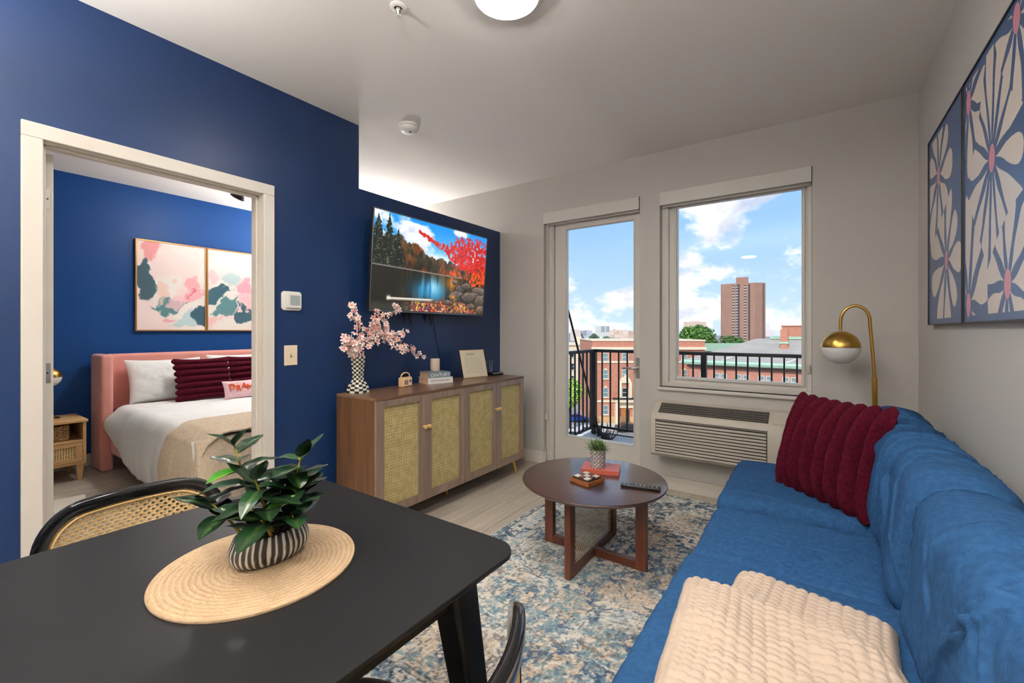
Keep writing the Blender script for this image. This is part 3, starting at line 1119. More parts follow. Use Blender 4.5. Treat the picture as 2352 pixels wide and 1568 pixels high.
def make_chair(label):
    c = thing('dining_chair', label, 'chair', (0, 0, 0), group='cane back dining chairs')
    # seat
    V, F = round_box((0.47, 0.42, 0.06), 0.03, 14, puff=0.012, corner=3)
    # round the plan
    for p in V:
        ax, ay = abs(p[0]) / 0.235, abs(p[1]) / 0.21
        k = (ax ** 4 + ay ** 4) ** 0.25
        m_ = max(ax, ay)
        if k > 1e-6:
            s = m_ / k
            s = 1 - (1 - s) * 1.15
            p[0] *= s
            p[1] *= s
    mb = MB()
    add_np(mb, V, F, Matrix.Translation((0.03, 0, 0.445)))
    mb.build('seat', M_SEAT, c, smooth=180)
    rim = MB()
    pts = rounded_rect(0.235, 0.206, 0.12, 8)
    rim.prism([(p[0] + 0.03, p[1]) for p in pts], 0.395, 0.424)
    rim.build('seat_frame', M_LACQ, c, bevel=0.006)
    # legs
    for sx, sy in ((1, 1), (1, -1), (-1, 1), (-1, -1)):
        tx, ty = 0.03 + sx * 0.16, sy * 0.155
        bx, by = 0.03 + sx * 0.215, sy * 0.205
        MB().tube([(tx, ty, 0.4), (bx, by, 0.0005)], [0.018, 0.012], 12).build('leg', M_LACQ, c, smooth=40)
    # back frame: a rounded band swept round the curved back
    hy, z0, z1, r = 0.222, 0.475, 0.724, 0.10
    zc, hz = (z0 + z1) / 2, (z1 - z0) / 2
    loop = rounded_rect(hy, hz, r, 10)
    dense = []
    for i in range(len(loop)):
        p, q = Vector(loop[i]), Vector(loop[(i + 1) % len(loop)])
        k = max(1, int((q - p).length / 0.03))
        for j in range(k):
            dense.append(p.lerp(q, j / k))
    n = len(dense)
    ns = 12
    vs, fs = [], []
    for i in range(n):
        p = dense[i]
        t = (dense[(i + 1) % n] - dense[i - 1]).normalized()
        nr = Vector((t.y, -t.x))
        for k in range(ns):
            a = 2 * math.pi * k / ns
            ca, sa = math.cos(a), math.sin(a)
            ia = 0.021 * math.copysign(abs(ca) ** 0.6, ca)
            ib = 0.014 * math.copysign(abs(sa) ** 0.6, sa)
            y = p.x + nr.x * ia
            z = zc + p.y + nr.y * ia
            vs.append((back_x(y) + ib, y, z))
    for i in range(n):
        for k in range(ns):
            a, b = i * ns + k, i * ns + (k + 1) % ns
            a2, b2 = ((i + 1) % n) * ns + k, ((i + 1) % n) * ns + (k + 1) % ns
            fs.append((a, a2, b2, b))
    bf = MB().add(vs, fs).build('back_frame', M_LACQ, c, smooth=50)
    # spline bead that holds the cane
    ip = []
    for p in dense + [dense[0]]:
        s = Vector((p.x * (hy - 0.024) / hy, p.y * (hz - 0.024) / hz))
        ip.append((back_x(s.x) + 0.009, s.x, zc + s.y))
    MB().tube(ip, 0.003, 6, cap=False).build('bead', M_CANE_EDGE, bf, smooth=60)
    # cane with real holes, lattice turned 45 degrees
    cw, chh = hy - 0.02, hz - 0.02
    rr = r - 0.02
    s = 0.0152
    mb = MB()
    oct_ = [(math.cos(R2D(22.5 + 45 * k)), math.sin(R2D(22.5 + 45 * k))) for k in range(8)]
    N = 26
    for i in range(-N, N):
        for j in range(-N, N):
            u, v = (i - j) * s / math.sqrt(2), (i + j) * s / math.sqrt(2)
            qx, qy = abs(u) - (cw - rr), abs(v) - (chh - rr)
            dd = math.hypot(max(qx, 0), max(qy, 0)) + min(max(qx, qy), 0) - rr
            if dd > 0.004:
                continue
            h = s / math.sqrt(2)
            outer = [(u + h, v), (u + h / 2, v + h / 2), (u, v + h), (u - h / 2, v + h / 2), (u - h, v), (u - h / 2, v - h / 2), (u, v - h), (u + h / 2, v - h / 2)]
            ho = 0.0046
            inner = [(u + ho * math.cos(R2D(45 * k)), v + ho * math.sin(R2D(45 * k))) for k in range(8)]
            vv = [(back_x(y), y, zc + z) for y, z in outer + inner]
            mb.add(vv, [(k, (k + 1) % 8, 8 + (k + 1) % 8, 8 + k) for k in range(8)])
    cn = mb.build('cane_panel', M_CANE, c, smooth=180)
    stuff(cn)
    so = cn.modifiers.new('solid', 'SOLIDIFY')
    so.thickness = 0.003
    so.offset = 0
    # two posts from seat to back
    for sy in (-1, 1):
        y = sy * 0.13
        MB().tube([(-0.17, y, 0.415), (back_x(y) + 0.004, y, 0.478)], 0.012, 10).build('post', M_LACQ, c, smooth=50)
    return c


def copy_tree(o, parent=None):
    c = o.copy()
    COL.objects.link(c)
    c.parent = parent
    for ch in [x for x in bpy.data.objects if x.parent == o]:
        copy_tree(ch, c)
    return c


ch1 = make_chair('black chair with cane back on the doorway side of the table')
ch2 = copy_tree(ch1)
ch2['label'] = 'black chair with cane back on the sofa side of the table'
ch1.location = (-1.86 + 0.245, 0.472, 0)
ch1.rotation_euler = (0, 0, 0)
ch2.location = (-0.634, 0.488, 0)
ch2.rotation_euler = (0, 0, math.pi + R2D(14))

# ================================================================== placemat and plant
pc = Vector((-0.975, 0.46, TZ))
pr_ = []
for k in range(64):
    r = 0.188 * k / 63 + 0.001
    pr_.append((r, 0.0042 + 0.0013 * math.cos(2 * math.pi * k / 3.5)))
pr_ = pr_ + [(0.190, 0.003), (0.189, 0.0003)]
plm = MB().lathe(pr_, 128, cap0=True, cap1=False)


def placemat_colors(mb):
    V = np.array(mb.v)
    r = np.hypot(V[:, 0], V[:, 1])
    th = np.arctan2(V[:, 1], V[:, 0])
    k = 0.5 + 0.5 * np.cos(2 * np.pi * (r / 0.188 * 63) / 3.5)
    n = vnoise(th * 40, r * 400, 3)
    base = np.array([0.33, 0.21, 0.11])
    hi = np.array([0.54, 0.40, 0.26])
    t = np.clip(0.25 + 0.6 * k + 0.5 * (n - 0.5), 0, 1)[:, None]
    return base * (1 - t) + hi * t


tag(plm.build('placemat', paint_mat('straw_braid', 0.8, spec=0.2, grain=0.5), smooth=60, loc=pc, colors=placemat_colors(plm)),
    'round woven straw placemat on the black table', 'placemat')

pl = thing('potted_plant', 'leafy artificial plant in a black and white striped bowl', 'plant', (-0.982, 0.485, TZ + 0.0058))
prof_b = [(0.001, 0.0), (0.045, 0.0)] + [(0.047 + 0.031 * math.sin(R2D(a_)) ** 0.8, 0.031 - 0.031 * math.cos(R2D(a_))) for a_ in range(8, 116, 9)] + [(0.070, 0.058), (0.068, 0.062), (0.064, 0.063), (0.061, 0.060), (0.060, 0.05)]
bw = MB().lathe(prof_b, 240, Matrix.Diagonal((0.70, 1.06, 1.0, 1.0)), cap0=False, cap1=False)


def bowl_colors(mb):
    V = np.array(mb.v)
    th = np.arctan2(V[:, 1] / 1.06, V[:, 0] / 0.70)
    z = V[:, 2]
    wob = 0.6 * vnoise(th * 9 + 50, z * 30, 5) + 0.25 * vnoise(th * 20 + 50, z * 60, 6)
    s = np.sin(th * 34 + wob * 3.2)
    t = sstep(0.25, 0.6, s)[:, None]
    top = (z > 0.063)[:, None] * 0.3
    return np.array([0.022, 0.020, 0.019]) * (1 - t) + np.array([0.68, 0.64, 0.56]) * t * (1 - top)


bw.build('bowl', paint_mat('striped_ceramic', 0.5, grain=0.3), pl, smooth=60, colors=bowl_colors(bw))
rngp = random.Random(11)
peb = MB()
for k in range(130):
    a, r = rngp.uniform(0, 6.283), math.sqrt(rngp.random()) * 0.055
    s = rngp.uniform(0.004, 0.008)
    M = Matrix.Translation((0.70 * r * math.cos(a), 1.06 * r * math.sin(a), 0.053 + rngp.uniform(0, 0.006))) @ Euler((rngp.uniform(0, 3), rngp.uniform(0, 3), 0)).to_matrix().to_4x4()
    peb.lathe([(s * 0.3, -s * 0.6), (s, -s * 0.2), (s * 0.9, s * 0.3), (s * 0.3, s * 0.6)], 7, M)
stuff(peb.build('pebbles', mat('dark_pebbles', rgb(58, 44, 34), 0.6, var=rgb(24, 20, 17), var_scale=120), pl, smooth=80))
MB().lathe([(0.001, 0.05), (0.0595, 0.05)], 40, Matrix.Diagonal((0.70, 1.06, 1.0, 1.0)), cap0=False, cap1=False).build('soil', mat('soil', rgb(34, 26, 20), 0.9), pl)


def leaf_mesh(name, dark, light, bend, fold, wid=0.245):
    nu, nv = 11, 7
    P = np.zeros((nu, nv, 3))
    Cc = np.zeros((nu, nv, 3))
    for i in range(nu):
        t = i / (nu - 1)
        w = wid * (math.sin(math.pi * min(1, t ** 0.75)) ** 0.8 if 0 < t < 1 else 0.0) + 0.008 * (1 - t)
        for j in range(nv):
            s = j / (nv - 1) * 2 - 1
            P[i, j] = (t - bend * 0.12 * t * t, s * w, -bend * 0.35 * t * t + fold * abs(s) * w + 0.012 * math.sin(t * 14 + s))
            k = 0.45 if abs(s) < 0.1 else 0.0
            Cc[i, j] = np.array(dark) * (1 - k) + np.array(light) * k
    mb = MB().grid(P)
    me_ob = mb.build(name, paint_mat('leaf_gloss', 0.28, spec=0.5), smooth=180, colors=Cc.reshape(-1, 3))
    return me_ob


LEAF = []
for k, (dk, lt, bend, fold) in enumerate(((rgb(16, 40, 20)[:3], rgb(64, 88, 34)[:3], 0.35, 0.25), (rgb(22, 52, 28)[:3], rgb(84, 106, 42)[:3], 0.9, 0.3),
                                          (rgb(14, 36, 20)[:3], rgb(56, 80, 34)[:3], 0.1, 0.15), (rgb(52, 112, 34)[:3], rgb(170, 180, 60)[:3], 0.5, 0.4))):
    o = leaf_mesh('leaf', dk, lt, bend, fold)
    LEAF.append(o)
leaf_used = [False] * len(LEAF)


def put_leaf(parent, pos, direction, up, size, kind):
    d = Vector(direction).normalized()
    u = Vector(up)
    y = u.cross(d)
    if y.length < 1e-3:
        y = Vector((0, 1, 0)).cross(d)
    y.normalize()
    z = d.cross(y)
    M = Matrix((d, y, z)).transposed()
    o = LEAF[kind] if not leaf_used[kind] else bpy.data.objects.new('leaf', LEAF[kind].data)
    if leaf_used[kind]:
        COL.objects.link(o)
    leaf_used[kind] = True
    o.parent = parent
    o.location = pos
    o.rotation_euler = M.to_euler()
    o.scale = (size, size, size)


M_STEM = mat('stem_yellow_green', rgb(150, 138, 48), 0.5, var=rgb(120, 92, 40), var_scale=25)
PO = Vector((-0.982, 0.485, TZ + 0.0058))
WD = 0.95
stems = [  # base offset (x, y), tip pixel, depth, leaves
    ((-0.01, -0.02), (537, 1018), 0.97, 11), ((0.0, 0.03), (692, 1046), 1.00, 11), ((0.0, -0.045), (478, 1150), 0.93, 9),
    ((0.015, 0.0), (585, 1100), 0.90, 9), ((0.01, 0.05), (690, 1120), 0.97, 9), ((0.03, -0.01), (600, 1195), 0.88, 6), ((0.02, 0.035), (672, 1185), 0.93, 6),
    ((-0.02, 0.01), (590, 1120), 1.03, 7)]
for (bx, by), (u, v), w, nl in stems:
    tip = at_depth(u, v, w) - PO
    b0 = Vector((bx, by, 0.045))
    mid = b0.lerp(tip, 0.5) + Vector((0, 0, 0.012))
    path = [b0.lerp(mid, t).lerp(mid.lerp(tip, t), t) for t in [k / 8 for k in range(9)]]
    MB().tube(path, [0.0036 - 0.0018 * k / 8 for k in range(9)], 8).build('stem', M_STEM, pl, smooth=60)
    a0 = rngp.uniform(0, 6.28)
    for k in range(nl):
        t = 0.45 + 0.55 * (k + 0.5) / nl
        i = min(7, int(t * 8))
        p = path[i].lerp(path[i + 1], t * 8 - i)
        a = a0 + k * 2.4
        el = rngp.uniform(-0.25, 0.5) if t < 0.85 else rngp.uniform(0.3, 1.1)
        d = Vector((math.cos(a) * math.cos(el), math.sin(a) * math.cos(el), math.sin(el)))
        size = rngp.uniform(0.074, 0.108) * (0.8 if t > 0.9 else 1.0)
        kind = rngp.choices([0, 1, 2, 3], [5, 4, 4, 0.6])[0]
        # keep leaves clear of bowl and mat
        if p.z + d.z * size < 0.085:
            d.z = max(abs(d.z), 0.25)
        put_leaf(pl, p, d, (0, 0, 1), size, kind)

# ================================================================== coffee table
M_WAL = wood_mat('walnut_stain', rgb(44, 21, 13), rgb(74, 37, 24), 0.30, 2.5, 'x', spec=1.0, coat=0.6)
M_WALV = wood_mat('walnut_stain_leg', rgb(66, 30, 16), rgb(108, 54, 30), 0.35, 3.0, 'z')
M_NET = mat('cream_webbing', rgb(214, 204, 178), 0.6)
cc = Vector((-1.03, 2.27, 0.0))
CT = 0.438
RUGZ = 0.0098
ct = thing('coffee_table', 'round dark walnut coffee table with crossed legs and woven panel', 'coffee table', cc)
MB().lathe([(0.001, CT - 0.022), (0.378, CT - 0.022), (0.392, CT - 0.014), (0.395, CT - 0.006), (0.393, CT - 0.001), (0.389, CT), (0.001, CT)], 96, cap0=False, cap1=False).build('tabletop', M_WAL, ct, smooth=35)
for dx, dy in ((0.275, 0), (-0.275, 0), (0, 0.28), (0, -0.28)):
    wx, wy = (0.028, 0.017) if dx else (0.017, 0.028)
    MB().box((dx - wx, dy - wy, RUGZ), (dx + wx, dy + wy, CT - 0.0225)).build('leg', M_WALV, ct, bevel=0.002)
MB().box((-0.247, -0.016, RUGZ + 0.001), (0.247, 0.016, RUGZ + 0.045)).build('foot_rail', wood_mat('walnut_rail_x', rgb(60, 27, 15), rgb(98, 48, 28), 0.35, 3.0, 'x'), ct, bevel=0.002)
for sy in (-1, 1):
    y0_, y1_ = (0.0165, 0.252) if sy > 0 else (-0.252, -0.0165)
    MB().box((-0.016, y0_, RUGZ + 0.001), (0.016, y1_, RUGZ + 0.045)).build('foot_rail', wood_mat('walnut_rail_y', rgb(60, 27, 15), rgb(98, 48, 28), 0.35, 3.0, 'y'), ct, bevel=0.002)


def clip_seg(px, py, dx, dy, x0, x1, y0, y1):
    t0, t1 = -1e9, 1e9
    for p, d, lo, hi in ((px, dx, x0, x1), (py, dy, y0, y1)):
        if abs(d) < 1e-9:
            if p < lo or p > hi:
                return None
        else:
            a, b = (lo - p) / d, (hi - p) / d
            if a > b:
                a, b = b, a
            t0, t1 = max(t0, a), min(t1, b)
    return (t0, t1) if t1 - t0 > 1e-4 else None


def strips(mb, x0, x1, y0, y1, ang, spacing, width, depth, thick, fn):
    """flat woven strands over a rectangle; fn maps (x, y, depth) to a point"""
    dx, dy = math.cos(ang), math.sin(ang)
    nx_, ny_ = -dy, dx
    cx, cy = (x0 + x1) / 2, (y0 + y1) / 2
    L = math.hypot(x1 - x0, y1 - y0) / 2
    n = int(L / spacing) + 1
    for k in range(-n, n + 1):
        px, py = cx + nx_ * spacing * k, cy + ny_ * spacing * k
        s = clip_seg(px, py, dx, dy, x0, x1, y0, y1)
        if not s:
            continue
        a, b = s
        w = width / 2
        pts = []
        for z in (depth - thick, depth):
            for (t, sg) in ((a, -1), (b, -1), (b, 1), (a, 1)):
                pts.append(fn(px + dx * t + nx_ * w * sg, py + dy * t + ny_ * w * sg, z))
        mb.hexa(pts)


for xs in (0.0,):
    net = MB()
    fn = lambda x, y, z, xs=xs: (xs + z, x, y)
    for ang in (R2D(58), R2D(-58)):
        strips(net, -0.251, 0.251, RUGZ + 0.046, CT - 0.024, ang, 0.0175, 0.0030, 0.0014 if ang > 0 else 0.0, 0.0014, fn)
    strips(net, -0.251, 0.251, RUGZ + 0.046, CT - 0.024, 0.0, 0.0175, 0.0026, 0.0028, 0.0014, fn)
    stuff(net.build('woven_panel', M_NET, ct))

# things on the coffee table
bk = thing('hardback_book', 'coral red hardback book under the small pot', 'book', (-1.045, 2.415, CT), R2D(18), group='books')
M_CORAL = mat('coral_cover', rgb(178, 86, 70), 0.4)
MB().box((-0.108, -0.075, 0), (0.108, 0.075, 0.003)).build('cover', M_CORAL, bk)
MB().box((-0.108, -0.075, 0.021), (0.108, 0.075, 0.024)).build('cover', M_CORAL, bk)
MB().box((-0.108, -0.078, 0.0), (0.108, -0.0752, 0.024)).build('spine', M_CORAL, bk, bevel=0.001)
MB().box((-0.104, -0.0745, 0.0035), (0.104, 0.071, 0.0205)).build('pages', mat('book_pages', rgb(226, 214, 196), 0.8), bk)

po = thing('small_potted_plant', 'small green plant in a white and dark diamond patterned pot', 'plant', (-1.058, 2.398, CT + 0.0241))
ppf = [(0.001, 0), (0.040, 0.0), (0.042, 0.002), (0.045, 0.105), (0.042, 0.105), (0.040, 0.09)]
prows = []
for k in range(len(ppf) - 1):
    (r0, z0), (r1, z1) = ppf[k], ppf[k + 1]
    n = 48 if k == 2 else 1
    for j in range(n):
        prows.append((r0 + (r1 - r0) * j / n, z0 + (z1 - z0) * j / n))
prows.append(ppf[-1])
pot = MB().lathe(prows, 150, cap0=False, cap1=False)


def pot_colors(mb):
    V = np.array(mb.v)
    th = np.arctan2(V[:, 1], V[:, 0])
    z = V[:, 2]
    u = (th / (2 * np.pi) * 12) % 1 - 0.5
    w = (z / 0.0235) % 1 - 0.5
    tri = np.abs(u) * 1.0 + np.abs(w)
    m = (np.abs(tri - 0.5) < 0.11) | (tri < 0.16)
    t = m[:, None].astype(float)
    return np.array([0.72, 0.69, 0.66]) * (1 - t) + np.array([0.09, 0.06, 0.075]) * t


pot.build('pot', paint_mat('pot_print', 0.45), po, smooth=50, colors=pot_colors(pot))
MB().lathe([(0.001, 0.092), (0.041, 0.092)], 24, cap0=False, cap1=False).build('soil', mat('soil', rgb(34, 26, 20), 0.9), po)
fol = MB()
fcol = []
for k in range(420):
    a = rngp.uniform(0, 6.283)
    el = rngp.uniform(0.15, 1.5)
    L = rngp.uniform(0.045, 0.098) * (0.75 + 0.3 * math.cos(el))
    d = Vector((math.cos(a) * math.cos(el), math.sin(a) * math.cos(el), math.sin(el)))
    b0 = Vector((rngp.uniform(-0.024, 0.024), rngp.uniform(-0.024, 0.024), 0.092))
    p1 = b0 + d * L * 0.55
    p2 = b0 + d * L - Vector((0, 0, 0.012 * (1.4 - el)))
    sd = d.cross(Vector((0, 0, 1)))
    sd.normalize()
    wv = 0.0028
    fol.add([b0 - sd * wv * 0.4, b0 + sd * wv * 0.4, p1 + sd * wv, p2, p1 - sd * wv], [(0, 1, 2, 4), (4, 2, 3)])
    g = rngp.random()
    col = (np.array(rgb(52, 86, 40)[:3]) * (1 - g) + np.array(rgb(120, 150, 92)[:3]) * g)
    fcol += [col] * 5
stuff(fol.build('foliage', paint_mat('foliage_small', 0.6), po, colors=np.array(fcol)))

tt = thing('tic_tac_toe_box', 'small wooden tic-tac-toe box with nine square tiles', 'board game', (-1.032, 2.195, CT), R2D(-16))
M_OAKR = wood_mat('acacia', rgb(96, 52, 26), rgb(160, 96, 54), 0.4, 6.0, 'x')
tr = MB()
tr.box((-0.066, -0.066, 0), (0.066, 0.066, 0.006))
for a in range(4):
    M = Matrix.Rotation(R2D(90 * a), 4, 'Z')
    tr.box((-0.066, 0.060, 0.006), (0.060, 0.066, 0.022), M)
tr.build('tray', M_OAKR, tt, bevel=0.0015)
MB().box((-0.054, -0.054, 0.0065), (0.054, 0.054, 0.026)).build('box', mat('dark_wood_box', rgb(50, 32, 22), 0.5), tt, bevel=0.002)
M_TW = mat('tile_pale', rgb(205, 196, 186), 0.4)
M_TB = mat('tile_brown', rgb(92, 62, 44), 0.5)
k = 0
for i in range(3):
    for j in range(3):
        m_ = M_TW if (i + j) % 2 == 0 else M_TB
        cxy = ((i - 1) * 0.034, (j - 1) * 0.034)
        tl = MB().box((cxy[0] - 0.015, cxy[1] - 0.015, 0.0262), (cxy[0] + 0.015, cxy[1] + 0.015, 0.034)).build('tile', m_, tt, bevel=0.002)
rm = thing('remote_control', 'slim black remote control near the coffee table edge', 'remote', (-0.757, 2.258, CT), R2D(13))
MB().box((-0.1, -0.02, 0), (0.1, 0.02, 0.016)).build('body', mat('remote_black', rgb(20, 20, 22), 0.25), rm, bevel=0.005, seg=3)
for i in range(9):
    for j in range(3):
        if i in (2, 6) and j != 1:
            continue
        MB().box((-0.085 + i * 0.02, -0.0125 + j * 0.0105 - 0.003, 0.0158), (-0.077 + i * 0.02, -0.0125 + j * 0.0105 + 0.003, 0.0176)).build(
            'button', mat('remote_button', rgb(120, 120, 124), 0.4), rm)

# ================================================================== lettering helper
def text_part(name, txt, size, m, parent, M, extrude=0.0004, align='CENTER', space=1.0, sx=1.0):
    cu = bpy.data.curves.new('lettering', 'FONT')
    cu.body = txt
    cu.size = size
    cu.extrude = extrude
    cu.align_x = align
    cu.align_y = 'CENTER'
    cu.space_character = space
    tmp = bpy.data.objects.new('lettering', cu)
    COL.objects.link(tmp)
    dg = bpy.context.evaluated_depsgraph_get()
    me = bpy.data.meshes.new_from_object(tmp.evaluated_get(dg))
    bpy.data.objects.remove(tmp, do_unlink=True)
    bpy.data.curves.remove(cu)
    me.transform(M @ Matrix.Diagonal((sx, 1, 1, 1)))
    me.materials.clear()
    me.materials.append(m)
    o = bpy.data.objects.new(name, me)
    COL.objects.link(o)
    o.parent = parent
    return o


def frame3(xa, ya, za, o):
    xa, ya, za = Vector(xa), Vector(ya), Vector(za)
    return Matrix(((xa.x, ya.x, za.x, o[0]), (xa.y, ya.y, za.y, o[1]), (xa.z, ya.z, za.z, o[2]), (0, 0, 0, 1)))


# ================================================================== rattan sideboard
M_SBW = wood_mat('sideboard_wood', rgb(64, 42, 25), rgb(110, 76, 47), 0.38, 2.6, 'z', staves=0.105)
M_SBT = wood_mat('sideboard_top_wood', rgb(90, 64, 46), rgb(134, 102, 78), 0.30, 2.6, 'y')
M_SBF = wood_mat('sideboard_front_glare', rgb(110, 90, 76), rgb(152, 130, 114), 0.30, 2.6, 'z', spec=0.8)  # same wood as the sides, with glare put into its paler grey
M_RAT = mat('rattan_strand', rgb(226, 208, 154), 0.45, var=rgb(198, 178, 118), var_scale=30)
M_RATB = mat('rattan_backing', rgb(96, 74, 40), 0.8)
SX0, SX1, SY0, SY1, SZ0, SZ1 = -2.55, -2.15, 1.675, 3.27, 0.13, 0.855
scx, scy = (SX0 + SX1) / 2, (SY0 + SY1) / 2
sb = thing('sideboard', 'brown wood sideboard with four woven rattan doors and gold legs', 'sideboard', (scx, scy, 0))
sw_, sl_ = (SX1 - SX0) / 2, (SY1 - SY0) / 2
MB().box((-sw_, -sl_, SZ1 - 0.018), (sw_, sl_, SZ1)).build('top', M_SBT, sb, bevel=0.0015)
for sy in (-1, 1):
    a, b = (-sl_, -sl_ + 0.018) if sy < 0 else (sl_ - 0.018, sl_)
    MB().box((-sw_, a, SZ0), (sw_ - 0.021, b, SZ1 - 0.0185)).build('side_panel', M_SBW, sb, bevel=0.001)
MB().box((-sw_, -sl_ + 0.0185, SZ0), (sw_ - 0.021, sl_ - 0.0185, SZ0 + 0.018)).build('bottom_panel', M_SBW, sb)
MB().box((-sw_, -sl_ + 0.0185, SZ0 + 0.0185), (-sw_ + 0.008, sl_ - 0.0185, SZ1 - 0.0185)).build('back_panel', M_SBW, sb)
dw = 2 * sl_ / 4
for k in range(4):
    y0 = -sl_ + k * dw + 0.0015
    y1 = -sl_ + (k + 1) * dw - 0.0015
    z0, z1 = SZ0, SZ1 - 0.0192
    fw = 0.052
    xf0, xf1 = sw_ - 0.020, sw_ - 0.001
    door = MB()
    door.box((xf0, y0, z0), (xf1, y0 + fw, z1))
    door.box((xf0, y1 - fw, z0), (xf1, y1, z1))
    door.box((xf0, y0 + fw, z0), (xf1, y1 - fw, z0 + fw))
    door.box((xf0, y0 + fw, z1 - fw + 0.012), (xf1, y1 - fw, z1))
    dobj = door.build('door', M_SBF, sb)
    ia, ib, ic, idd = y0 + fw, y1 - fw, z0 + fw, z1 - fw + 0.012
    MB().box((xf0 + 0.0005, ia + 0.0003, ic + 0.0003), (xf0 + 0.003, ib - 0.0003, idd - 0.0003)).build('backing', M_RATB, dobj)
    wv = MB()
    fn = lambda x, y, z: (z, x, y)
    D = xf0 + 0.0042
    strips(wv, ia, ib, ic, idd, R2D(90), 0.0190, 0.0036, D, 0.0012, fn)
    strips(wv, ia, ib, ic, idd, 0.0, 0.0190, 0.0036, D + 0.0012, 0.0012, fn)
    strips(wv, ia, ib, ic, idd, R2D(45), 0.01344, 0.0046, D + 0.0024, 0.0012, fn)
    strips(wv, ia, ib, ic, idd, R2D(-45), 0.01344, 0.0046, D + 0.0036, 0.0012, fn)
    stuff(wv.build('rattan_webbing', M_RAT, dobj))
    bead = MB()
    bead.box((xf1 - 0.004, ia + 0.0003, ic + 0.0003), (xf1 - 0.0002, ia + 0.006, idd - 0.0003))
    bead.box((xf1 - 0.004, ia + 0.006, ic + 0.0003), (xf1 - 0.0002, ib - 0.0003, ic + 0.006))
    bead.build('bead', M_SBF, dobj)
    ky = (y1 - 0.018) if k % 2 == 0 else (y0 + 0.018)
    MB().lathe([(0.006, 0.0), (0.005, 0.012), (0.012, 0.016), (0.0135, 0.024), (0.011, 0.03), (0.001, 0.031)], 20,
               Matrix.Translation((xf1, ky, 0.622)) @ Matrix.Rotation(R2D(90), 4, 'Y')).build('knob', mat('knob_wood', rgb(222, 182, 118), 0.35), dobj, smooth=40)
M_GOLD = mat('gold_leg', rgb(196, 158, 84), 0.35, metal=0.7)
for lx, ly, ox, oy in ((0.16, -0.68, 0.025, -0.03), (0.16, 0.68, 0.025, 0.03), (-0.16, -0.68, -0.02, -0.03), (-0.16, 0.68, -0.02, 0.03), (0.0, 0.0, 0.015, 0.0)):
    MB().tube([(lx, ly, SZ0 - 0.0005), (lx + ox, ly + oy, 0.0005)], [0.016, 0.009], 14).build('leg', M_GOLD, sb, smooth=40)

# --- checkered vase with blossom
VP = Vector((-2.478, 1.785, SZ1))
vs_ = thing('checkered_vase', 'tall black and white checkered vase on the sideboard', 'vase', VP, R2D(14))
prof_v = [(0.056, 0.0), (0.054, 0.03), (0.044, 0.055), (0.030, 0.078), (0.027, 0.10), (0.030, 0.16), (0.034, 0.205), (0.036, 0.235)]


def sq_ring(h, z, n=24):
    pts = []
    for k in range(n):
        t = k / n * 4
        s, f = int(t), t - int(t)
        c = [(1, -1), (1, 1), (-1, 1), (-1, -1)]
        a, b = c[s], c[(s + 1) % 4]
        p = Vector((a[0] + (b[0] - a[0]) * f, a[1] + (b[1] - a[1]) * f))
        q = 0.93 + 0.07 * (2 ** 0.5 / max(p.length, 1e-6)) if False else 1.0
        r = (abs(p.x) ** 7 + abs(p.y) ** 7) ** (1 / 7)
        p = p / r
        pts.append((p.x * h, p.y * h, z))
    return pts


def interp(prof, z):
    for (r0, z0), (r1, z1) in zip(prof, prof[1:]):
        if z <= z1:
            t = (z - z0) / (z1 - z0)
            return r0 + (r1 - r0) * (t * t * (3 - 2 * t))
    return prof[-1][0]


nz, nn = 17, 24
body = MB()
rings = [sq_ring(interp(prof_v, 0.235 * k / nz), 0.235 * k / nz, nn) for k in range(nz + 1)]
fm = []
for k in range(nz):
    for i in range(nn):
        body.add([rings[k][i], rings[k][(i + 1) % nn], rings[k + 1][(i + 1) % nn], rings[k + 1][i]], [(0, 1, 2, 3)])
        fm.append((k + i // 2) % 2)
body.add(rings[0][::-1], [tuple(range(nn))])
fm.append(0)
body.build('body', None, vs_, mats=[mat('vase_white', rgb(236, 230, 212), 0.35), mat('vase_black', rgb(20, 20, 20), 0.35)], fmat=fm)
MB().add([(x * 0.86, y * 0.86, 0.225) for x, y, z in rings[-1]], [tuple(range(nn))]).build('opening', mat('vase_inside', rgb(24, 22, 20), 0.8), vs_)

bl = thing('blossom_branch', 'pink and white cherry blossom branch standing in the checkered vase', 'flowers', VP)
M_TWIG = mat('twig', rgb(44, 34, 40), 0.7)


def bpx(u, v, dx=0.0):
    return on_x(u, v, -2.44 + dx) - VP


branches = [
    [(816, 826), (826, 812), (838, 795), (852, 783), (868, 775), (885, 770), (905, 778), (925, 790), (945, 802), (960, 812), (972, 826)],
    [(814, 826), (818, 800), (812, 785), (800, 775), (790, 788), (792, 804)],
    [(815, 826), (822, 795), (828, 770), (822, 745), (816, 722), (812, 704)],
    [(838, 795), (846, 772), (856, 752), (862, 735), (866, 716)],
    [(852, 783), (868, 762), (880, 745), (892, 730), (905, 716), (915, 704)],
    [(868, 775), (895, 768), (918, 772), (930, 760)],
    [(885, 770), (900, 786), (918, 796), (930, 806)],
    [(846, 772), (858, 760), (875, 752), (890, 746)],
    [(814, 826), (806, 806), (808, 790)],
]
PET = None


